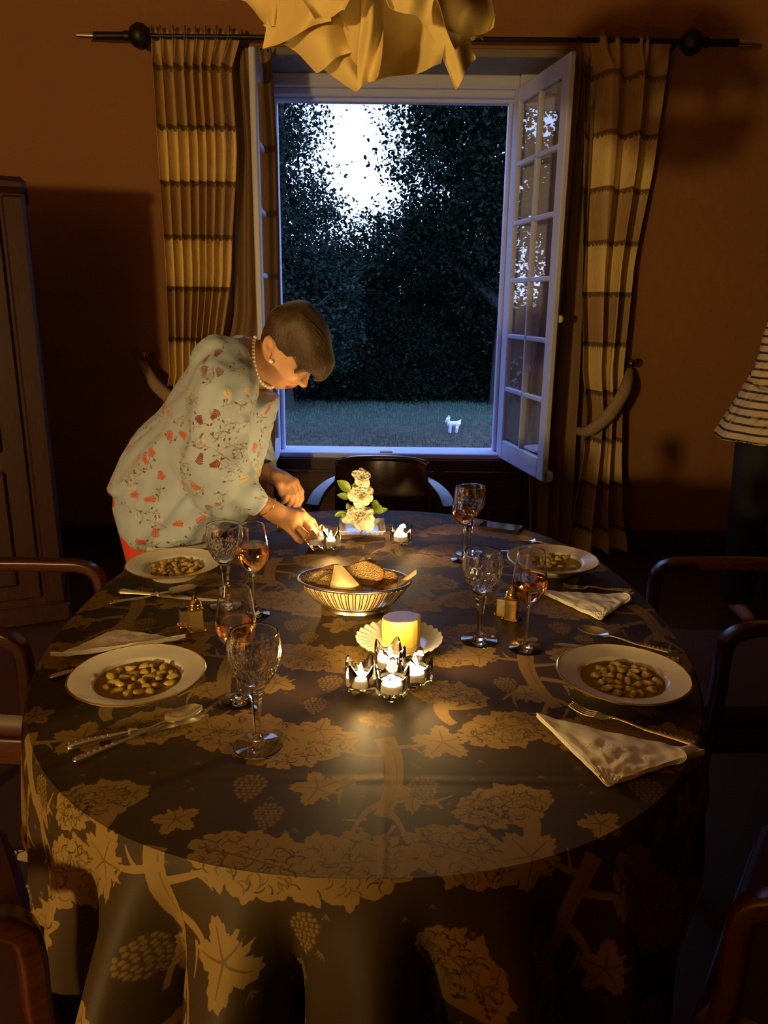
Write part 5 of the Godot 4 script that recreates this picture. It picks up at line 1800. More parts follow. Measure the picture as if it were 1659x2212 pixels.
func flowers() -> void:
	var c := pt(782, 1146)
	# ribbed square glass tray
	var o := thing("glass_dish", c, "square ribbed glass dish carrying the three white roses", "dish", "", 0.04)
	var rows := []
	for r in 29:
		var row := PackedVector3Array()
		for k in 29:
			var x := (k / 14.0 - 1.0); var z := (r / 14.0 - 1.0)
			var e := maxf(absf(x), absf(z))
			row.append(Vector3(x * 0.068, 0.003 + 0.016 * pow(smoothstep(0.72, 1.0, e), 1.5) + 0.0014 * sin(r * 2.1) * smoothstep(0.5, 0.9, absf(x)) + 0.0014 * sin(k * 2.1) * smoothstep(0.5, 0.9, absf(z)), z * 0.072))
		rows.append(row)
	var tm := pane(0.30)
	tm.metallic_specular = 0.7
	part("tray", MB.new().sheet(rows, 0.003), tm, o, 40.0)
	var pm := mat(lin(0.62, 0.59, 0.50), 0.6)
	pm.backlight_enabled = true
	pm.backlight = Color(0.14, 0.14, 0.12)
	var gm := mat(lin(0.10, 0.16, 0.02), 0.45)
	gm.backlight_enabled = true
	gm.backlight = Color(0.3, 0.3, 0.2)
	var stemb := mat(lin(0.06, 0.10, 0.02), 0.6)
	var zz := c.z - 0.004
	var defs := [[px(777, 1119, zz), 0.051, Vector3(-0.05, 0.75, 0.65), 30, "large lowest white rose, opened wide in the glass dish", 4], [px(781, 1069, zz - 0.008), 0.042, Vector3(0.1, 0.45, 0.85), 28, "middle white rose of the upright stack", 3], [px(782, 1031, zz - 0.012), 0.032, Vector3(0.15, 0.55, 0.75), 22, "smallest topmost white rose", 2]]
	for d in defs:
		var ctr: Vector3 = d[0]
		var R: float = d[1]
		var f := thing("white_rose", ctr, d[4], "flower", "stacked white roses")
		var up: Vector3 = d[2].normalized()
		var B := Basis(up.cross(Vector3(0.3, 0.2, -1)).normalized(), up, Vector3.ZERO)
		B.z = B.x.cross(B.y)
		var n: int = d[3]
		for k in n:
			var t := float(k) / n            # 0 heart .. 1 outermost
			var az := k * 2.39996 + rng.randf_range(-0.2, 0.2)
			var open := lerpf(0.15, 1.45, pow(t, 0.8)) + rng.randf_range(-0.1, 0.1)
			var len := R * lerpf(0.55, 1.08, t) * rng.randf_range(0.9, 1.1)
			var wid := R * lerpf(0.45, 0.80, t)
			var row := []
			for r in 9:
				var v := sin(r / 8.0 * PI * 0.5)
				var rr := PackedVector3Array()
				for s in 9:
					var u := s / 4.0 - 1.0
					var w := wid * 0.56 * (pow(sin(PI * clampf(0.10 + 0.62 * v, 0, 1)), 0.8) if v < 0.7 else sqrt(maxf(0.0, 1.0 - pow((v - 0.62) / 0.40, 2.0))) * 0.98)
					var bend := open * pow(v, 0.75)
					var out := len * v * sin(bend) + R * 0.10 * t
					var hgt := len * v * cos(bend) - R * 0.28 + R * 0.1 * (1.0 - t)
					var cup := 0.35 * w * u * u * (1.0 - 0.8 * v * t)
					var lp := Vector3(w * u, hgt + 0.05 * R * sin(u * 5.0 + k) * v, out - cup - 0.10 * R * v * v * t)
					lp = Basis(Vector3.UP, az) * lp
					rr.append(B * lp)
				row.append(rr)
			part("petal", MB.new().sheet(row, 0.0006), pm, f, 80.0)
	# leaves on short stems
	var st := thing("rose_leaves", c + Vector3(0, 0.004, 0), "green rose leaves and stem between the stacked white roses", "leaves")
	var pth := spline([c + Vector3(0, 0.004, 0), px(778, 1110, zz - 0.02), px(780, 1070, zz - 0.025), px(782, 1036, zz - 0.028)], 5)
	wpart("stem", MB.new().tube(pth, 0.0028, 8), stemb, st)
	for l in [[757, 1062, 730, 1040, 0.016], [754, 1076, 730, 1070, 0.011], [757, 1092, 748, 1098, 0.010], [748, 1108, 724, 1114, 0.009], [806, 1094, 826, 1106, 0.014], [802, 1086, 818, 1090, 0.010], [812, 1108, 836, 1100, 0.009], [742, 1118, 738, 1110, 0.008], [770, 1050, 760, 1050, 0.008]]:
		var a := px(l[0], l[1], zz - 0.012); var b := px(l[2], l[3], zz + rng.randf_range(-0.02, 0.015))
		var d := (b - a)
		var sd := d.cross(Vector3(0.1, 0.6, 1)).normalized()
		var nn := sd.cross(d).normalized()
		var row := []
		for r in 9:
			var v := r / 8.0
			var rr := PackedVector3Array()
			for s in 5:
				var u := s / 2.0 - 1.0
				var w: float = l[4] * pow(sin(PI * clampf(v * 0.96 + 0.03, 0, 1)), 0.8)
				rr.append(a + d * v * 1.08 + sd * w * u + nn * (absf(u) * 0.3 * w + 0.004 * sin(v * PI)))
			row.append(rr)
		wpart("leaf", MB.new().sheet(row, 0.0006), gm, st, 60.0)
		wpart("leaf_stalk", MB.new().tube([px(779, l[1] + 6, zz - 0.02), a], 0.0012, 6), stemb, st)

# crumpled cloth pendant over the table
func pendant() -> void:
	var z := -1.86
	var c := Vector3(-0.058, 2.23, z)
	var o := thing("pendant_lamp", c, "unlit pendant lampshade of crumpled cream cloth hanging over the table", "lamp")
	var m := mat(lin(0.74, 0.56, 0.20), 0.75)
	m.backlight_enabled = true
	m.backlight = Color(0.5, 0.5, 0.5)
	part("cord", MB.new().tube([Vector3(0, 0.15, 0), Vector3(0, 1.10, 0)], 0.004, 8), M.iron, o)
	part("frame", MB.new().tube([Vector3(0, 0.2, 0), Vector3(0, -0.05, 0)], [0.02, 0.03], 12), M.iron, o)
	var f := FastNoiseLite.new()
	f.seed = 12; f.frequency = 2.2; f.fractal_type = FastNoiseLite.FRACTAL_RIDGED; f.fractal_octaves = 2
	# the body: crumpled bowl, then pointed flaps around and under it
	var rows := []
	for r in 29:
		var row := PackedVector3Array()
		var t := lerpf(0.05, 2.3, r / 28.0)      # 0 at the bottom pole
		for k in 73:
			var a := TAU * k / 72
			var d := Vector3(cos(a) * sin(t), -cos(t) * 0.74, sin(a) * sin(t))
			var q := f.get_noise_3d(d.x, d.y, d.z) * 0.05
			row.append(d * (0.175 + q))
		rows.append(row)
	part("inner_shade", MB.new().sheet(rows, 0.001), m, o, 45.0)
	# the broad folded sheets one sees: corners (photograph x, y, distance), swelling, phase
	for e in [[500, -40, -1.80, 612, -40, -1.72, 604, 62, -1.70, 558, 42, -1.78, 0.03, 0.2],
		[582, -40, -1.74, 738, -40, -1.60, 716, 48, -1.59, 566, 106, -1.73, 0.05, 1.1],
		[572, 56, -1.75, 738, 16, -1.64, 756, 112, -1.63, 688, 160, -1.70, 0.04, 2.3],
		[612, 96, -1.74, 770, 60, -1.68, 800, 168, -1.67, 774, 201, -1.70, 0.02, 3.1],
		[712, -30, -1.66, 806, -30, -1.56, 812, 168, -1.62, 750, 120, -1.65, 0.03, 0.7],
		[778, -30, -1.55, 838, -30, -1.60, 814, 166, -1.61, 776, 198, -1.66, 0.035, 4.0],
		[806, -30, -1.63, 968, -30, -1.65, 956, 138, -1.70, 806, 176, -1.66, -0.05, 5.2],
		[884, 0, -1.67, 1016, 34, -1.72, 1024, 128, -1.74, 988, 194, -1.72, 0.04, 2.0],
		[925, -40, -1.60, 1066, -44, -1.74, 1062, 60, -1.77, 985, 110, -1.68, 0.05, 3.7],
		[800, -44, -1.56, 946, -44, -1.55, 932, 56, -1.58, 842, 16, -1.56, 0.04, 1.6],
		[640, -44, -1.61, 770, -44, -1.54, 748, 22, -1.53, 676, 44, -1.57, 0.035, 5.9],
		[986, 20, -1.76, 1064, -10, -1.80, 1046, 86, -1.82, 1004, 84, -1.78, 0.02, 0.9]]:
		var row := []
		for r in 19:
			var v := r / 18.0
			var rr := PackedVector3Array()
			for q in 19:
				var u := q / 18.0
				var ph: float = e[13]
				var uu := u + 0.07 * sin(v * PI) * sin(ph * 2.0) * (1.0 - 2.0 * absf(u - 0.5))
				var x: float = lerpf(lerpf(e[0], e[3], uu), lerpf(e[9], e[6], uu), v) + 9.0 * sin(v * 5.0 + ph) * (u - 0.5)
				var y: float = lerpf(lerpf(e[1], e[4], uu), lerpf(e[10], e[7], uu), v) + 8.0 * sin(u * 4.0 + ph) * v * sin(PI * u)
				var zz: float = lerpf(lerpf(e[2], e[5], u), lerpf(e[11], e[8], u), v)
				zz += float(e[12]) * sin(PI * u) * sin(PI * (0.15 + 0.8 * v)) + 0.016 * sin(u * 7.0 + v * 3.0 + ph) * v
				zz -= 0.03 * pow(absf(2.0 * u - 1.0), 5.0) * sin(ph * 3.0)
				var p := px(x, y, zz)
				p.z += f.get_noise_3d(p.x * 2.5, p.y * 2.5, ph) * 0.008
				rr.append(p - c)
			row.append(rr)
		part("flap", MB.new().sheet(row, 0.0012), m, o, 75.0)
	var fl := []
	for k in 7: fl.append([TAU * k / 7 + 0.55, 0.40, 0.24, 0.28, 0.35, rng.randf_range(-0.4, 0.4)])
	for k in 7: fl.append([TAU * k / 7 + 0.10, 0.05, 0.22, 0.27, 0.30, rng.randf_range(-0.5, 0.5)])
	for e in fl:
		var az: float = e[0]
		var out := Vector3(sin(az), 0, cos(az))
		var sd := Vector3(cos(az), 0, -sin(az))
		var el: float = e[1]
		var root := Vector3(out.x * cos(el), sin(el) * 0.74, out.z * cos(el)) * 0.185
		var dirv := (Vector3.DOWN * (1.0 - 0.3 * el) + out * (0.55 + 0.5 * maxf(el, 0.0) - 0.35 * minf(el, 0.0))).normalized()
		var row := []
		var ph := rng.randf() * 6.0
		for r in 15:
			var v := r / 14.0
			var rr := PackedVector3Array()
			for s in 13:
				var u := s / 6.0 - 1.0
				var w: float = e[3] * 0.5 * (pow(sin(PI * (0.20 + 0.62 * v)), 0.8) if v < 0.5 else lerpf(0.995, 0.04, pow((v - 0.5) / 0.5, 1.35)))
				var p: Vector3 = root + dirv * e[2] * (v - 0.25) + sd * w * u * cos(e[5] * v) + out * (w * u * sin(e[5] * v))
				var curl := 0.050 * cos(u * 2.2 + ph) * (0.4 + 0.6 * v) + 0.012 * sin(u * 5.0 + v * 3.0 + ph)
				p += out * curl + Vector3.DOWN * float(e[4]) * 0.10 * v * v
				p += out * f.get_noise_3d(p.x * 1.3, p.y * 1.3, p.z * 1.3) * 0.014
				rr.append(p)
			row.append(rr)
		part("flap", MB.new().sheet(row, 0.0012), m, o, 75.0)

# ================================================================ people
func sd2(pl: PackedVector2Array, p: Vector2) -> float:      # signed distance, negative inside
	var d := 1e9
	var ins := false
	var j := pl.size() - 1
	for s in pl.size():
		var a := pl[s]; var b := pl[j]
		var e := b - a; var w := p - a
		d = minf(d, (w - e * clampf(w.dot(e) / maxf(e.length_squared(), 1e-9), 0.0, 1.0)).length_squared())
		if (a.y > p.y) != (b.y > p.y) and p.x < (b.x - a.x) * (p.y - a.y) / (b.y - a.y) + a.x: ins = not ins
		j = s
	return -sqrt(d) if ins else sqrt(d)

const ZB := -2.21        # the plane of the woman's spine
const ZH := -2.20        # and of her head
func hp(x: float, y: float) -> Array: return [560.0 + x / 9.217, 640.0 + y / 9.217]
func crop_poly(a: Array) -> PackedVector2Array:
	var q := []
	for k in range(0, a.size(), 2): q.append_array(hp(a[k], a[k + 1]))
	return poly(q, ZH)

func floral() -> ImageTexture:
	var T := 1024
	var im := Image.create(T, T, false, Image.FORMAT_RGB8)
	im.fill(lin(0.36, 0.45, 0.58))
	var coral := lin(0.52, 0.115, 0.075); var rust := lin(0.17, 0.035, 0.03); var olive := lin(0.20, 0.17, 0.09); var sand := lin(0.60, 0.48, 0.30); var grey := lin(0.25, 0.26, 0.25)
	for k in 110:
		var c := Vector2(rng.randf() * T, rng.randf() * T)
		var a := rng.randf() * TAU
		var e := c + Vector2.from_angle(a) * rng.randf_range(50, 100)
		var m := c.lerp(e, 0.5) + Vector2.from_angle(a + PI / 2) * rng.randf_range(-40, 40)
		stroke(im, curve2(c, m, e), 4, 2, olive if k % 2 else grey)
		for s in 4:
			var q := c.lerp(e, 0.2 + 0.2 * s) + Vector2(rng.randf_range(-8, 8), rng.randf_range(-8, 8))
			var d := Vector2.from_angle(a + (1.0 if s % 2 else -1.0)) * rng.randf_range(18, 30)
			stroke(im, curve2(q, q + d * 0.5 + d.orthogonal() * 0.3, q + d, 6), 3, 1.5, olive)
			fill_poly(im, blob(q + d, d.normalized() * 8, 4.5, 10, 3, 0.1), [rust, sand, olive][s % 3])
	for k in 62:
		var c := Vector2(fposmod(k * 173.0 + rng.randf_range(-30, 30), T), fposmod(k * 307.0 + rng.randf_range(-30, 30), T))
		var a := rng.randf() * TAU
		var col: Color = [coral, coral, rust, sand, coral, sand][k % 6]
		var L := rng.randf_range(30, 46)
		var u := Vector2.from_angle(a)
		stroke(im, [c - u * L * 0.5, c + u * L * 0.75], 3.5, 2, rust if col != sand else olive)
		for s in 6:       # feathery petals set along a stalk
			var t := s / 5.0
			var q := c + u * L * (t - 0.45)
			for sd in [-1, 1]:
				var d := Vector2.from_angle(a + sd * lerpf(1.05, 0.5, t)) * lerpf(22, 13, t)
				fill_poly(im, blob(q + d * 0.6, d * 0.55, 3.4, 12, 2, 0.05), col)
	return ImageTexture.create_from_image(im)

func hostess() -> void:
	var t0 := Time.get_ticks_msec()
	var base := px(345, 1100, ZB - 0.04)
	base.y = 0.0
	var o := thing("person", base, "woman in pale blue floral blouse and red trousers bending over to light a candle", "person")
	var skin_c := Color(0.58, 0.315, 0.185)
	var fn := FastNoiseLite.new()
	fn.seed = 3; fn.frequency = 14.0
	var skin := func(p: Vector3) -> Color: return skin_c * (1.0 + 0.06 * fn.get_noise_3d(p.x, p.y, p.z))
	var mb := MB.new()
	# ---- trunk, legs and the upper arms (under the clothes)
	var hip := px(338, 1070, ZB - 0.03)
	var chest := px(500, 815, ZB)
	var b := Field.new(Vector3(-1.0, -0.01, -2.52), Vector3(-0.24, 1.40, -1.90), 0.016)
	b.cap(hip + Vector3(0, 0, 0.05), px(440, 910, ZB + 0.04), 0.10, 0.08, 0.05)
	b.cap(hip - Vector3(0, 0, 0.05), px(440, 910, ZB - 0.04), 0.10, 0.08, 0.05)
	b.cap(px(440, 910, ZB), chest, 0.08, 0.075, 0.05)
	b.cap(chest, px(552, 785, ZB), 0.06, 0.05, 0.03)
	for s in [-1.0, 1.0]:
		var h := hip + Vector3(0.0, -0.02, s * 0.085)
		b.cap(h, Vector3(base.x + 0.03, 0.47, base.z + s * 0.09), 0.080, 0.050, 0.03)
		b.cap(Vector3(base.x + 0.03, 0.47, base.z + s * 0.09), Vector3(base.x - 0.02, 0.08, base.z + s * 0.09), 0.050, 0.034, 0.03)
		b.cap(Vector3(base.x - 0.04, 0.035, base.z + s * 0.09), Vector3(base.x + 0.13, 0.028, base.z + s * 0.10), 0.036, 0.028, 0.02)
	var shR := px(492, 822, ZB + 0.16); var elR := px(470, 1012, ZB + 0.20); var wrR := px(590, 1104, -2.06)
	var shL := px(528, 818, ZB - 0.155); var elL := px(535, 965, ZB - 0.20); var wrL := px(578, 1024, -2.335)
	b.cap(chest + Vector3(0, 0, 0.06), shR, 0.055, 0.040, 0.03)
	b.cap(chest - Vector3(0, 0, 0.06), shL, 0.055, 0.040, 0.03)
	b.cap(shR, elR, 0.040, 0.034, 0.02); b.cap(elR, wrR.lerp(elR, 0.3), 0.037, 0.030, 0.02)
	b.cap(shL, elL, 0.040, 0.034, 0.02); b.cap(elL, wrL.lerp(elL, 0.3), 0.037, 0.030, 0.02)
	b.skin(mb, skin)
	# ---- head and neck
	var face := crop_poly([95, 800, 150, 640, 235, 480, 340, 340, 560, 230, 850, 200, 1030, 300, 1180, 480, 1270, 700, 1315, 950, 1300, 1180, 1210, 1370, 1110, 1470, 1035, 1520, 1000, 1590, 972, 1690, 955, 1770, 935, 1808, 895, 1822, 848, 1812, 806, 1776, 778, 1764, 752, 1768, 718, 1796, 692, 1806, 678, 1822, 655, 1830, 622, 1828, 604, 1822, 588, 1832, 562, 1836, 540, 1826, 505, 1832, 450, 1838, 390, 1826, 330, 1800, 250, 1742, 160, 1650, 60, 1500, 20, 1200, 40, 950])
	var tipn := px2(655.0, 829.0, ZH); var brdg := px2(668.0, 808.0, ZH); var lip := px2(627.0, 834.0, ZH); var chin := px2(604.0, 835.0, ZH)
	var wid := func(p: Vector2, d: float, hw: float) -> float:
		var e := tipn - brdg
		var t := clampf((p - brdg).dot(e) / e.length_squared(), 0, 1)
		var dn := (p - brdg - e * t).length()
		var r := hw
		var nose := (0.007 + 0.009 * t) * sqrt(1.0 - pow(1.0 - clampf(d / 0.012, 0, 1), 2))
		r = lerpf(minf(nose, r), r, smoothstep(0.010, 0.020, dn))
		var dl := p.distance_to(lip)
		r = lerpf(minf(r, 0.027 * sqrt(1.0 - pow(1.0 - clampf(d / 0.014, 0, 1), 2))), r, smoothstep(0.008, 0.026, dl))
		return r
	var h := Field.new(px(512, 875, ZH) - Vector3(0, 0, 0.105), px(740, 632, ZH) + Vector3(0, 0, 0.105), 0.0032)
	h.inflate(face, ZH, 0.0735, 0.068, wid, 0.5, 0.008)
	h.cap(px(585, 788, ZH), px(540, 790, ZB), 0.058, 0.064, 0.03)
	h.cap(px(540, 790, ZB), px(524, 806, ZB), 0.064, 0.066, 0.03)
	for s in [-1.0, 1.0]:
		var eye := px(641, 797, ZH) + Vector3(0, 0, s * 0.047)
		h.ell(eye + Vector3(0.003, -0.001, s * 0.008), Vector3(0.017, 0.011, 0.010), Basis(), 0.010, true)
		h.ell(eye + Vector3(-0.001, -0.001, -s * 0.003), Vector3(0.0115, 0.0105, 0.0105), Basis(), 0.003)
		var ear := px(588.5, 742, ZH) + Vector3(0, 0, s * 0.073)
		var eb := Basis(Vector3.UP, s * 0.35) * Basis(Vector3(0, 0, 1), -0.05)
		h.ell(ear, Vector3(0.0165, 0.026, 0.008), eb, 0.006)
		h.ell(px(588.5, 757, ZH) + Vector3(0, 0, s * 0.071), Vector3(0.009, 0.010, 0.006), Basis(), 0.006)
		h.ell(ear + Vector3(0.002, 0.000, s * 0.008), Vector3(0.0095, 0.017, 0.005), eb, 0.003, true)
		h.ell(ear + Vector3(0.004, -0.006, s * 0.006), Vector3(0.004, 0.009, 0.005), Basis(Vector3(0, 0, 1), 0.25), 0.002, true)
		# nostril wing
		h.ell(px(651, 827, ZH) + Vector3(0, 0, s * 0.0125), Vector3(0.007, 0.006, 0.005), Basis(), 0.006)
		h.ell(px(622, 800, ZH) + Vector3(0, 0, s * 0.052), Vector3(0.026, 0.020, 0.012), Basis(), 0.02)
	var lips := crop_poly([545, 1760, 600, 1748, 680, 1775, 700, 1806, 670, 1850, 560, 1850, 525, 1820])
	var lipline := crop_poly([548, 1762, 572, 1766, 600, 1806, 590, 1822, 570, 1800])
	var fc := func(p: Vector3) -> Color:
		var q := Vector2(p.x, p.y)
		var c: Color = skin.call(p)
		var l := sd2(lips, q)
		if absf(p.z - ZH) < 0.032 and l < 0.002: c = c.lerp(Color(0.42, 0.085, 0.065), smoothstep(0.002, -0.002, l))
		if absf(p.z - ZH) < 0.032 and sd2(lipline, q) < 0.0004: c = c.lerp(Color(0.15, 0.03, 0.025), 0.7)
		return c
	h.skin(mb, fc)
	# ---- right hand holding the match, seen from its back
	var hr := Field.new(px(536, 1186, -2.15) - Vector3(0, 0, 0.02), px(706, 1062, -1.98) + Vector3(0, 0, 0.02), 0.003)
	var P := func(x: float, y: float, z: float) -> Vector3: return px(x, y, z)
	hr.cap(px(530, 1066, -2.03), wrR, 0.033, 0.0245, 0.02)
	hr.cap(wrR, P.call(628, 1122, -2.075), 0.0245, 0.026, 0.02)
	for e in [[652, 1112, -2.105, 0.0125], [650, 1124, -2.085, 0.0125], [642, 1136, -2.067, 0.0120], [630, 1147, -2.052, 0.0112]]:
		hr.cap(P.call(603, 1113, -2.072), P.call(e[0], e[1], e[2]), 0.020, e[3], 0.014)
	hr.chain([P.call(652, 1112, -2.105), P.call(669, 1133, -2.095), P.call(678, 1146, -2.09), P.call(687, 1155, -2.088)], [0.0115, 0.0105, 0.0095, 0.008])
	hr.chain([P.call(650, 1124, -2.085), P.call(669, 1144, -2.072), P.call(676, 1156, -2.073), P.call(680, 1163, -2.082)], [0.0115, 0.0105, 0.0092, 0.0078], 0.003)
	hr.chain([P.call(642, 1136, -2.067), P.call(660, 1155, -2.052), P.call(664, 1164, -2.056), P.call(660, 1168, -2.068)], [0.0112, 0.0102, 0.0090, 0.0078], 0.003)
	hr.chain([P.call(630, 1147, -2.052), P.call(643, 1164, -2.042), P.call(650, 1169, -2.047), P.call(654, 1168, -2.058)], [0.0102, 0.0092, 0.0082, 0.0070], 0.003)
	hr.chain([P.call(612, 1106, -2.105), P.call(648, 1106, -2.130), P.call(673, 1127, -2.125), P.call(691, 1150, -2.105)], [0.017, 0.0125, 0.0105, 0.0085], 0.008)
	hr.skin(mb, skin)
	# ---- left hand hanging behind it
	var hl := Field.new(px(545, 1105, -2.36) - Vector3(0, 0, 0.03), px(668, 990, -2.24) + Vector3(0, 0, 0.03), 0.003)
	hl.cap(px(548, 985, -2.37), wrL, 0.034, 0.0255, 0.02)
	hl.cap(wrL, P.call(612, 1036, -2.315), 0.0255, 0.025, 0.02)
	for e in [[637, 1041, -2.315], [631, 1044, -2.300], [623, 1049, -2.285], [614, 1054, -2.272]]:
		hl.cap(P.call(592, 1030, -2.32), P.call(e[0], e[1], e[2]), 0.020, 0.0125, 0.014)
	hl.chain([P.call(637, 1041, -2.315), P.call(649, 1062, -2.31), P.call(650, 1077, -2.305), P.call(645, 1091, -2.30)], [0.012, 0.0108, 0.0098, 0.008])
	hl.chain([P.call(631, 1044, -2.300), P.call(641, 1067, -2.288), P.call(641, 1082, -2.284), P.call(636, 1094, -2.286)], [0.012, 0.0108, 0.0096, 0.008], 0.003)
	hl.chain([P.call(623, 1049, -2.285), P.call(632, 1071, -2.268), P.call(630, 1083, -2.265), P.call(624, 1091, -2.268)], [0.0115, 0.0104, 0.0092, 0.0078], 0.003)
	hl.chain([P.call(614, 1054, -2.272), P.call(620, 1071, -2.255), P.call(617, 1080, -2.252), P.call(611, 1085, -2.256)], [0.0105, 0.0094, 0.0084, 0.007], 0.003)
	hl.chain([P.call(596, 1030, -2.285), P.call(604, 1047, -2.265), P.call(609, 1064, -2.262), P.call(615, 1078, -2.268)], [0.017, 0.0130, 0.0110, 0.0086], 0.008)
	hl.skin(mb, skin)
	var sk := mat(Color.WHITE, 0.5)
	sk.vertex_color_use_as_albedo = true
	sk.subsurf_scatter_enabled = true
	sk.subsurf_scatter_strength = 0.12
	wpart("body", mb, sk, o, 180.0)
	# ---- eyelashes and brows
	var dark := mat(lin(0.03, 0.015, 0.01), 0.7)
	for s in [-1.0, 1.0]:
		var z: float = ZH + s * 0.0545
		wpart("eyelashes", MB.new().tube([px(634, 800, z - s * 0.004), px(639, 803.5, z + s * 0.0015), px(645, 804, z), px(650, 801, z - s * 0.010)], [0.0006, 0.0012, 0.0012, 0.0006], 6), dark, o)
		wpart("eyebrow", MB.new().tube([px(636, 787, z + s * 0.006), px(648, 790, z - s * 0.001), px(658, 796, z - s * 0.020)], [0.001, 0.0020, 0.0012], 6), mat(lin(0.10, 0.05, 0.025), 0.8), o)
	for e in [[686, 1155, -2.086], [690, 1150, -2.103]]:
		var nl := MB.new()
		nl.lathe([Vector2(0, 0), Vector2(0.0042, 0.0), Vector2(0.0045, 0.0008), Vector2(0, 0.0014)], 12)
		nl.xf(Transform3D(Basis(Vector3(0, 0, 1), -0.8).scaled(Vector3(1.2, 1, 0.9)), px(e[0], e[1], e[2]) + Vector3(0.0045, 0.0055, 0.003)))
		wpart("fingernail", nl, mat(lin(0.45, 0.08, 0.07), 0.25), o)
	# ---- hair: cropped at the nape, long fringe falling forward
	var outer := crop_poly([60, 740, 110, 610, 165, 490, 190, 375, 265, 270, 400, 185, 560, 120, 720, 82, 900, 80, 1010, 120, 1110, 210, 1210, 320, 1310, 460, 1375, 600, 1425, 780, 1450, 1000, 1495, 1200, 1505, 1340, 1440, 1505, 1335, 1640, 1240, 1695, 1110, 1680, 900, 1800, 500, 1830, 300, 1800, 40, 1500, 20, 900])
	var hair := crop_poly([45, 745, 110, 610, 165, 490, 190, 375, 265, 270, 400, 185, 560, 120, 720, 82, 900, 80, 1010, 120, 1110, 210, 1210, 320, 1310, 460, 1375, 600, 1425, 780, 1450, 1000, 1495, 1200, 1505, 1340, 1440, 1505, 1335, 1640, 1240, 1692, 1120, 1678, 1058, 1638, 1150, 1632, 1190, 1610, 1110, 1560, 1040, 1500, 960, 1472, 880, 1468, 800, 1510, 745, 1500, 735, 1440, 820, 1370, 890, 1300, 850, 1230, 760, 1165, 640, 1185, 570, 1140, 500, 1065, 415, 1010, 395, 930, 365, 850, 300, 790, 225, 782, 175, 850, 140, 925, 45, 905])
	var sp := FastNoiseLite.new()
	sp.seed = 8; sp.frequency = 1.0
	var hub := px2(588, 752, ZH)
	var strand := func(p: Vector2, z: float) -> float:
		var d := p - hub
		return sp.get_noise_3d(d.length() * 330.0 + 4.0 * sin(d.angle() * 2.0), d.angle() * 3.0, z * 160.0)
	var hw := func(p: Vector2, d: float, w: float) -> float:
		var s := sd2(hair, p)
		if s > 0.0: return -s
		var e := smoothstep(0.0, 0.010, -s)
		return w * lerpf(0.93, 1.0, e) + 0.0025 * sp.get_noise_2d((p - hub).length() * 330.0, (p - hub).angle() * 3.0)
	var hf := Field.new(px(555, 835, ZH) - Vector3(0, 0, 0.10), px(735, 640, ZH) + Vector3(0, 0, 0.10), 0.0032)
	hf.inflate(outer, ZH, 0.0835, 0.062, hw, 0.5, 0.001)
	var hm := MB.new()
	hf.skin(hm, func(p: Vector3) -> Color:
		var k: float = 1.0 + 0.55 * strand.call(Vector2(p.x, p.y), p.z)
		return Color(0.036, 0.018, 0.009) * k)
	var hmat := mat(Color.WHITE, 0.55)
	hmat.vertex_color_use_as_albedo = true
	hmat.rim_enabled = true
	hmat.rim = 0.35
	hmat.rim_tint = 0.2
	wpart("hair", hm, hmat, o, 180.0)
	# single locks combed from the crown over the head and into the fringe
	var lk := MB.new()
	var ends := []
	for e in [[566, 728], [574, 728], [592, 722], [601, 740], [608, 756], [622, 766], [640, 768], [652, 776], [650, 790], [664, 802], [680, 812], [694, 821], [706, 823], [718, 808], [724, 790]]: ends.append(px2(e[0], e[1], ZH))
	for k in 760:
		var sd := 1.0 if k % 3 else -1.0
		var q := rng.randf() * (ends.size() - 1.001)
		var e2: Vector2 = ends[int(q)].lerp(ends[int(q) + 1], q - int(q)) + Vector2(rng.randf_range(-0.004, 0.004), rng.randf_range(-0.006, 0.003))
		var c2 := px2(612, 668, ZH) + Vector2(rng.randf_range(-0.020, 0.045), rng.randf_range(-0.014, 0.010))
		var bow := (e2 - c2).orthogonal() * (0.30 if e2.x > c2.x else -0.25) * (rng.randf_range(0.2, 1.2) if k % 3 == 0 else rng.randf_range(-1.3, 0.2))
		var m2 := c2.lerp(e2, 0.5) + bow
		var pth := []
		for t in 15:
			var u := t / 14.0
			var p := c2 * (1 - u) * (1 - u) + m2 * 2 * u * (1 - u) + e2 * u * u
			if sd2(hair, p) > -0.0012: continue
			var d := 1.0 - clampf(-sd2(outer, p) / 0.062, 0.0, 1.0)
			pth.append(Vector3(p.x, p.y, ZH + sd * (0.0838 * sqrt(maxf(0.0, 1.0 - d * d)) + 0.0005)))
		if pth.size() > 5: lk.tube(pth, [0.0004, 0.0011, 0.0012, 0.0009, 0.0002], 5)
	wpart("hair_strands", lk, mat(lin(0.055, 0.028, 0.014), 0.45), o, 80.0)
	# ---- blouse
	var bl := poly([530, 727, 505, 733, 470, 742, 432, 764, 405, 795, 382, 830, 358, 870, 335, 898, 312, 916, 288, 944, 271, 972, 258, 1005, 241, 1043, 244, 1056, 257, 1066, 250, 1084, 258, 1104, 268, 1180, 430, 1240, 480, 1180, 522, 1112, 550, 1060, 566, 1000, 584, 940, 597, 895, 604, 858, 592, 850, 568, 840, 550, 800, 536, 760], ZB)
	var hem := []
	for e in [[200, 1062], [258, 1102], [285, 1122], [320, 1143], [370, 1163], [420, 1168], [470, 1153], [520, 1128], [600, 1100]]:
		var q := px2(e[0], e[1], ZB)
		hem.append(q)
	var bf := Field.new(px(228, 1185, ZB - 0.30) - Vector3(0.02, 0.02, 0), px(625, 712, ZB + 0.32) + Vector3(0.0, 0.02, 0), 0.0085)
	bf.inflate(bl, ZB, 0.20, 0.15, null, 0.5, 0.02)
	bf.cap(px(480, 790, ZB + 0.11), px(488, 850, ZB + 0.19), 0.085, 0.078, 0.05)
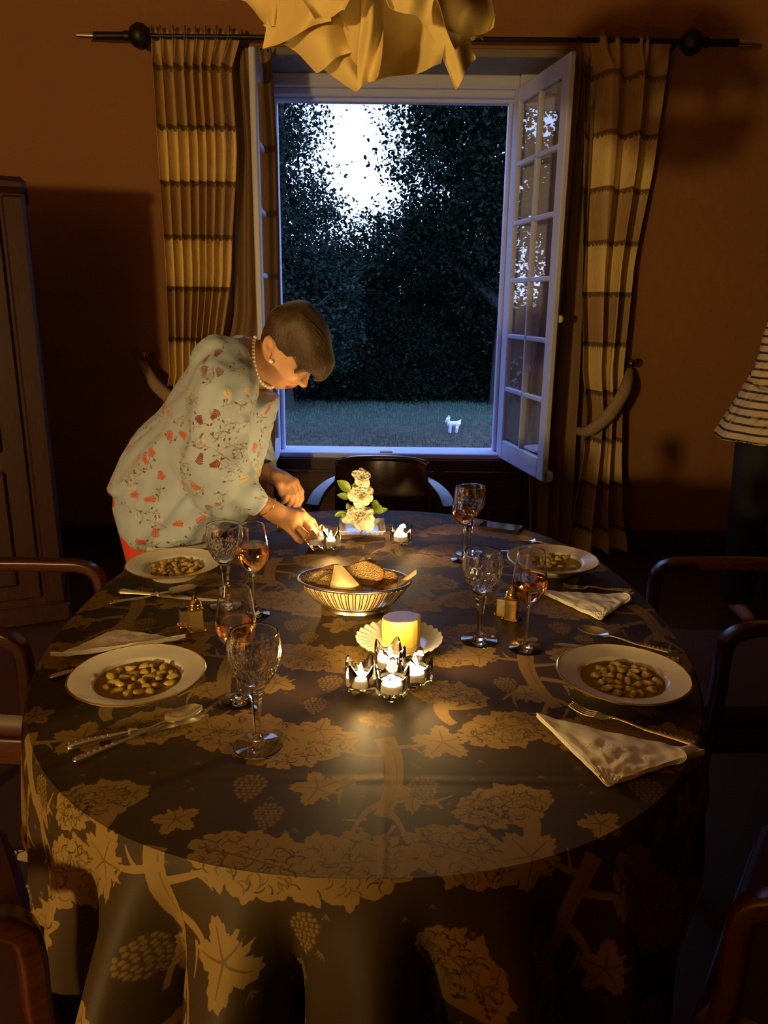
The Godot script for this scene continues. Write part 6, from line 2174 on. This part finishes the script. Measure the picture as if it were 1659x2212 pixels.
	bf.cap(px(488, 850, ZB + 0.19), px(462, 1000, ZB + 0.205), 0.075, 0.080, 0.03)
	bf.cap(px(462, 1003, ZB + 0.205), px(556, 1088, -2.045), 0.082, 0.036, 0.02)
	bf.cap(px(470, 1060, ZB + 0.19), px(520, 1112, -2.07), 0.070, 0.030, 0.03)
	bf.cap(px(525, 790, ZB - 0.11), px(532, 850, ZB - 0.18), 0.085, 0.075, 0.04)
	bf.cap(px(532, 850, ZB - 0.18), px(540, 960, ZB - 0.20), 0.072, 0.068, 0.03)
	bf.cap(px(540, 960, ZB - 0.20), px(572, 1012, -2.36), 0.060, 0.040, 0.02)
	var fold := FastNoiseLite.new()
	fold.seed = 21; fold.frequency = 5.5; fold.fractal_octaves = 2
	var cuff := px(566, 1092, -2.045); var cdir := (px(590, 1104, -2.06) - px(500, 1040, -2.03)).normalized()
	bf.warp(func(p: Vector3, v: float) -> float:
		var along_b := (p.x * 0.75 + p.y * 0.66)
		var across := (p.x * 0.66 - p.y * 0.75)
		var r := v + 0.0045 * sin(fold.get_noise_3d(across * 0.9, along_b * 0.35, p.z * 0.8) * 9.0)
		r += 0.004 * fold.get_noise_3d(p.x * 3.0, p.y * 3.0, p.z * 3.0)
		# hem and cuff are clean cuts
		var y := -9.0
		for k in hem.size() - 1:
			if p.x >= hem[k].x and p.x <= hem[k + 1].x: y = lerpf(hem[k].y, hem[k + 1].y, (p.x - hem[k].x) / (hem[k + 1].x - hem[k].x))
		r = maxf(r, (y - p.y) * 0.8)
		if p.distance_to(cuff) < 0.09: r = maxf(r, (p - cuff).dot(cdir))
		return r)
	# the dark fold at the elbow
	bf.cap(px(470, 1040, ZB + 0.30), px(520, 1033, ZB + 0.30), 0.0, 0.0, 0.001)
	var bm := MB.new()
	bf.skin(bm)
	var bmat := tri_map(mat(Color.WHITE, 0.7), Vector3.ONE * 1.75)
	bmat.albedo_texture = floral()
	bmat.uv1_triplanar_sharpness = 6.0
	bmat.rim_enabled = true
	bmat.rim = 0.3
	wpart("blouse", bm, bmat, o, 180.0)
	# ---- trousers and shoes
	var tf := Field.new(Vector3(-0.95, 0.02, -2.46), Vector3(-0.38, 1.0, -2.04), 0.012)
	tf.cap(hip + Vector3(0.02, 0.0, 0.05), hip + Vector3(0.02, 0.0, -0.05), 0.125, 0.125, 0.03)
	for s in [-1.0, 1.0]:
		tf.cap(hip + Vector3(0.01, -0.03, s * 0.07), Vector3(base.x + 0.03, 0.47, base.z + s * 0.09), 0.110, 0.072, 0.02)
		tf.cap(Vector3(base.x + 0.03, 0.47, base.z + s * 0.09), Vector3(base.x - 0.02, 0.09, base.z + s * 0.09), 0.072, 0.058, 0.02)
	var tm := MB.new()
	tf.skin(tm)
	wpart("trousers", tm, mat(lin(0.62, 0.055, 0.022), 0.75), o, 180.0)
	for s in [-1.0, 1.0]:
		var sf := Field.new(Vector3(base.x - 0.14, -0.002, base.z + s * 0.095 - 0.07), Vector3(base.x + 0.22, 0.12, base.z + s * 0.095 + 0.07), 0.009)
		sf.cap(Vector3(base.x - 0.05, 0.045, base.z + s * 0.09), Vector3(base.x + 0.14, 0.034, base.z + s * 0.10), 0.045, 0.036, 0.02)
		var smb := MB.new()
		sf.skin(smb)
		wpart("shoe", smb, mat(lin(0.02, 0.015, 0.012), 0.4), o, 180.0)
	# ---- jewellery, each a thing of its own
	var pearl := mat(lin(0.92, 0.84, 0.68), 0.2)
	pearl.clearcoat_enabled = true
	pearl.clearcoat = 0.6
	var nk := [[551, 729], [548, 738], [547, 748], [547, 758], [547, 768], [548, 778], [550, 788], [552, 798], [555, 808], [559, 817], [564, 825], [570, 831], [576, 835], [583, 837], [589, 835]]
	var path := []
	for k in nk.size():
		var t := float(k) / (nk.size() - 1)
		path.append(px(nk[k][0], nk[k][1], ZH + 0.010 + 0.066 * sin(PI * clampf(t * 0.86 + 0.07, 0, 1))))
	var smp := spline(path, 8)
	var nc := thing("pearl_necklace", path[7], "single string of pearls round the bending woman's neck", "necklace")
	var sph := SphereMesh.new()
	sph.radius = 0.0053; sph.height = 0.0106; sph.radial_segments = 14; sph.rings = 8
	var dist := 0.0
	var prev: Vector3 = smp[0]
	for k in smp.size():
		dist += smp[k].distance_to(prev)
		prev = smp[k]
		if k == 0 or dist >= 0.0103:
			dist = 0.0
			var pe := part("pearl", sph, pearl, nc)
			pe.position = smp[k] - nc.position
	var ep := px(585, 780, ZH + 0.081)
	var ea := thing("earring", ep, "gold and pearl drop earring below the woman's ear", "earring")
	var sp2 := SphereMesh.new()
	sp2.radius = 0.0062; sp2.height = 0.0124; sp2.radial_segments = 16; sp2.rings = 9
	part("pearl", sp2, pearl, ea)
	part("stud", MB.new().tube([Vector3(0.0, 0.005, 0), Vector3(0.001, 0.014, -0.002), Vector3(0.002, 0.024, -0.006)], 0.0012, 8), M.gold, ea)
	for e in [[578, 1095, 0.0300, "thin gold bangle nearest the woman's lighting hand"], [551, 1081, 0.0345, "second gold bangle at the cuff of the blouse sleeve"]]:
		var c := px(e[0], e[1], -2.052 if e[0] > 560 else -2.042)
		var ax := (px(592, 1106, -2.06) - px(530, 1066, -2.03)).normalized()
		var u := ax.cross(Vector3.UP).normalized(); var w := u.cross(ax)
		var ring := []
		for k in 41: ring.append(c + (u * cos(TAU * k / 40) + w * sin(TAU * k / 40)) * e[2] + ax * 0.006 * sin(TAU * k / 40))
		one("bangle", MB.new().tube(ring, 0.0013, 8), M.gold, e[3], "bracelet", "gold bangles", 60.0)
	var rc := px(663, 1160, -2.052)
	var rr := []
	for k in 25: rr.append(rc + Vector3(cos(TAU * k / 24) * 0.0105, sin(TAU * k / 24) * 0.006, -sin(TAU * k / 24) * 0.0088))
	one("ring", MB.new().tube(rr, 0.0014, 8), M.gold, "gold ring on the finger of the hand lighting the candle", "ring", "", 60.0)
	var wc := px(567, 1012, -2.345)
	var wax := (wrL - px(548, 985, -2.37)).normalized()
	var wu := wax.cross(Vector3(0, 0, 1)).normalized(); var ww := wu.cross(wax)
	var wr := []
	for k in 33: wr.append(wc + (wu * cos(TAU * k / 32) + ww * sin(TAU * k / 32)) * 0.0315)
	var wt := thing("wristwatch", wc, "dark wristwatch on the woman's far wrist", "watch")
	wpart("strap", MB.new().tube(wr, 0.0045, 8), mat(lin(0.02, 0.015, 0.015), 0.4), wt, 60.0)
	wpart("dial", MB.new().lathe([Vector2(0, 0), Vector2(0.013, 0), Vector2(0.014, 0.004), Vector2(0.012, 0.006), Vector2(0, 0.006)], 20).xf(Transform3D(Basis(Vector3.RIGHT, 0.9), wc + wu * 0.030)), M.silver, wt)
	# the burning match
	var m0 := px(685, 1156, -2.098); var m1 := px(697, 1158, -2.098)
	var mt := thing("match", m0, "burning wooden match pinched in the woman's fingers over the candle", "match")
	wpart("stick", MB.new().bar([m0 - (m1 - m0) * 1.4, m1], 0.002, 0.002), mat(lin(0.6, 0.42, 0.2), 0.7), mt)
	flame(m1 - m0 + Vector3(0.001, -0.002, 0), 0.8, mt, m1 + Vector3(0.003, 0.012, 0.0), 0.035)

func guest() -> void:
	var x0 := 1.90; var z0 := -3.50; var xh := 1.82
	var o := thing("person", Vector3(x0, 0, z0), "person in a striped shirt and dark trousers at the right edge", "person")
	var mb := MB.new()
	var fl := Field.new(Vector3(1.4, -0.01, -3.85), Vector3(2.45, 1.80, -3.06), 0.017)
	fl.cap(Vector3(xh, 0.93, z0), Vector3(x0, 1.32, z0), 0.13, 0.12, 0.05)
	fl.cap(Vector3(x0, 1.38, z0), Vector3(x0 - 0.01, 1.56, z0), 0.055, 0.05, 0.04)
	for s in [-1.0, 1.0]:
		fl.cap(Vector3(xh + s * 0.08, 0.92, z0), Vector3(xh + s * 0.10, 0.48, z0), 0.085, 0.052, 0.03)
		fl.cap(Vector3(xh + s * 0.10, 0.48, z0), Vector3(xh + s * 0.10, 0.08, z0), 0.052, 0.036, 0.03)
		fl.cap(Vector3(xh + s * 0.10, 0.035, z0), Vector3(xh + s * 0.11, 0.03, z0 + 0.16), 0.036, 0.03, 0.02)
		var sh := Vector3(x0 + s * 0.14, 1.36, z0); var el := Vector3(x0 + s * 0.23, 1.12, z0 + 0.10); var wr := Vector3(x0 + s * 0.05, 1.09, z0 + 0.32)
		fl.cap(Vector3(x0, 1.36, z0), sh, 0.08, 0.055, 0.04)
		fl.cap(sh, el, 0.048, 0.038, 0.02)
		fl.cap(el, wr, 0.038, 0.026, 0.02)
	fl.skin(mb, func(_p): return Color(0.50, 0.24, 0.13))
	var hd := Field.new(Vector3(x0 - 0.12, 1.50, z0 - 0.13), Vector3(x0 + 0.12, 1.80, z0 + 0.14), 0.006)
	hd.ell(Vector3(x0, 1.66, z0), Vector3(0.075, 0.105, 0.095), Basis(), 0.02)
	hd.ell(Vector3(x0, 1.60, z0 + 0.03), Vector3(0.055, 0.065, 0.065), Basis(), 0.03)
	hd.cap(Vector3(x0, 1.665, z0 + 0.090), Vector3(x0, 1.635, z0 + 0.108), 0.008, 0.012, 0.012)
	for s in [-1.0, 1.0]:
		hd.ell(Vector3(x0 + s * 0.031, 1.668, z0 + 0.095), Vector3(0.016, 0.010, 0.012), Basis(), 0.01, true)
		hd.ell(Vector3(x0 + s * 0.031, 1.667, z0 + 0.080), Vector3(0.012, 0.012, 0.012), Basis(), 0.003)
		hd.ell(Vector3(x0 + s * 0.078, 1.65, z0 - 0.005), Vector3(0.008, 0.030, 0.018), Basis(), 0.006)
	hd.ell(Vector3(x0, 1.598, z0 + 0.094), Vector3(0.022, 0.008, 0.010), Basis(), 0.005)
	hd.skin(mb, func(p: Vector3) -> Color: return Color(0.35, 0.09, 0.06) if absf(p.y - 1.598) < 0.008 and p.z > z0 + 0.09 and absf(p.x - x0) < 0.022 else Color(0.50, 0.24, 0.13))
	for s in [-1.0, 1.0]:
		var w := Vector3(x0 + s * 0.05, 1.09, z0 + 0.32)
		var hf := Field.new(w + Vector3(-0.12, -0.07, -0.06), w + Vector3(0.12, 0.07, 0.08), 0.004)
		hf.cap(w, w + Vector3(-s * 0.05, 0, 0.015), 0.024, 0.024, 0.01)
		for k in 4:
			var f0 := w + Vector3(-s * 0.055, 0.020 - 0.013 * k, 0.02)
			hf.chain([f0, f0 + Vector3(-s * 0.028, -0.004, 0.008), f0 + Vector3(-s * 0.036, -0.010, -0.012), f0 + Vector3(-s * 0.022, -0.012, -0.022)], [0.010, 0.009, 0.0085, 0.007], 0.003)
		hf.chain([w + Vector3(-s * 0.01, 0.015, 0.01), w + Vector3(-s * 0.035, 0.034, 0.018), w + Vector3(-s * 0.06, 0.038, 0.014)], [0.014, 0.011, 0.008], 0.006)
		hf.skin(mb, func(_p): return Color(0.50, 0.24, 0.13))
	var sk := mat(Color.WHITE, 0.55)
	sk.vertex_color_use_as_albedo = true
	wpart("body", mb, sk, o, 180.0)
	var hr := Field.new(Vector3(x0 - 0.12, 1.55, z0 - 0.14), Vector3(x0 + 0.12, 1.80, z0 + 0.12), 0.007)
	hr.ell(Vector3(x0, 1.685, z0 - 0.012), Vector3(0.086, 0.098, 0.102), Basis(), 0.01)
	hr.ell(Vector3(x0, 1.63, z0 + 0.075), Vector3(0.066, 0.075, 0.055), Basis(), 0.02, true)
	var hm := MB.new()
	hr.skin(hm)
	wpart("hair", hm, mat(lin(0.06, 0.04, 0.025), 0.5), o, 180.0)
	# striped shirt, loose and flaring to the hem
	var sf := Field.new(Vector3(1.42, 0.84, -3.90), Vector3(2.35, 1.50, -3.10), 0.012)
	sf.cap(Vector3(xh - 0.01, 0.80, z0), Vector3(x0, 1.30, z0), 0.285, 0.150, 0.05)
	for s in [-1.0, 1.0]:
		sf.cap(Vector3(x0, 1.37, z0), Vector3(x0 + s * 0.14, 1.36, z0), 0.085, 0.064, 0.05)
		sf.cap(Vector3(x0 + s * 0.14, 1.36, z0), Vector3(x0 + s * 0.225, 1.14, z0 + 0.09), 0.066, 0.066, 0.015)
	var f := FastNoiseLite.new()
	f.seed = 2; f.frequency = 6.0
	sf.warp(func(p: Vector3, v: float) -> float: return maxf(maxf(v + 0.006 * sin(f.get_noise_3d(p.x, p.y * 0.4, p.z) * 8.0), (0.872 - p.y - 0.06 * (x0 - p.x) * 1.0) * 0.9), Vector3(p.x - x0, 0, p.z - z0).length() * -1.0 + 0.06 if p.y > 1.43 else -1.0))
	var sm := MB.new()
	sf.skin(sm)
	var im := Image.create(64, 256, false, Image.FORMAT_RGB8)
	im.fill(lin(0.62, 0.50, 0.30))
	for k in 8: im.fill_rect(Rect2i(0, k * 32 + 4, 64, 9), lin(0.03, 0.022, 0.03))
	var stm := tri_map(mat(Color.WHITE, 0.8), Vector3(3.6, 3.6, 3.6))
	stm.albedo_texture = ImageTexture.create_from_image(im)
	stm.uv1_triplanar_sharpness = 4.0
	wpart("shirt", sm, stm, o, 180.0)
	var tf := Field.new(Vector3(1.5, 0.02, -3.75), Vector3(2.35, 1.02, -3.25), 0.015)
	tf.cap(Vector3(xh, 0.90, z0), Vector3(xh, 0.96, z0), 0.185, 0.17, 0.03)
	for s in [-1.0, 1.0]:
		tf.cap(Vector3(xh + s * 0.09, 0.88, z0), Vector3(xh + s * 0.10, 0.48, z0), 0.112, 0.085, 0.02)
		tf.cap(Vector3(xh + s * 0.10, 0.48, z0), Vector3(xh + s * 0.10, 0.10, z0), 0.085, 0.075, 0.02)
	var tm := MB.new()
	tf.skin(tm)
	wpart("trousers", tm, mat(lin(0.012, 0.011, 0.014), 0.8), o, 180.0)
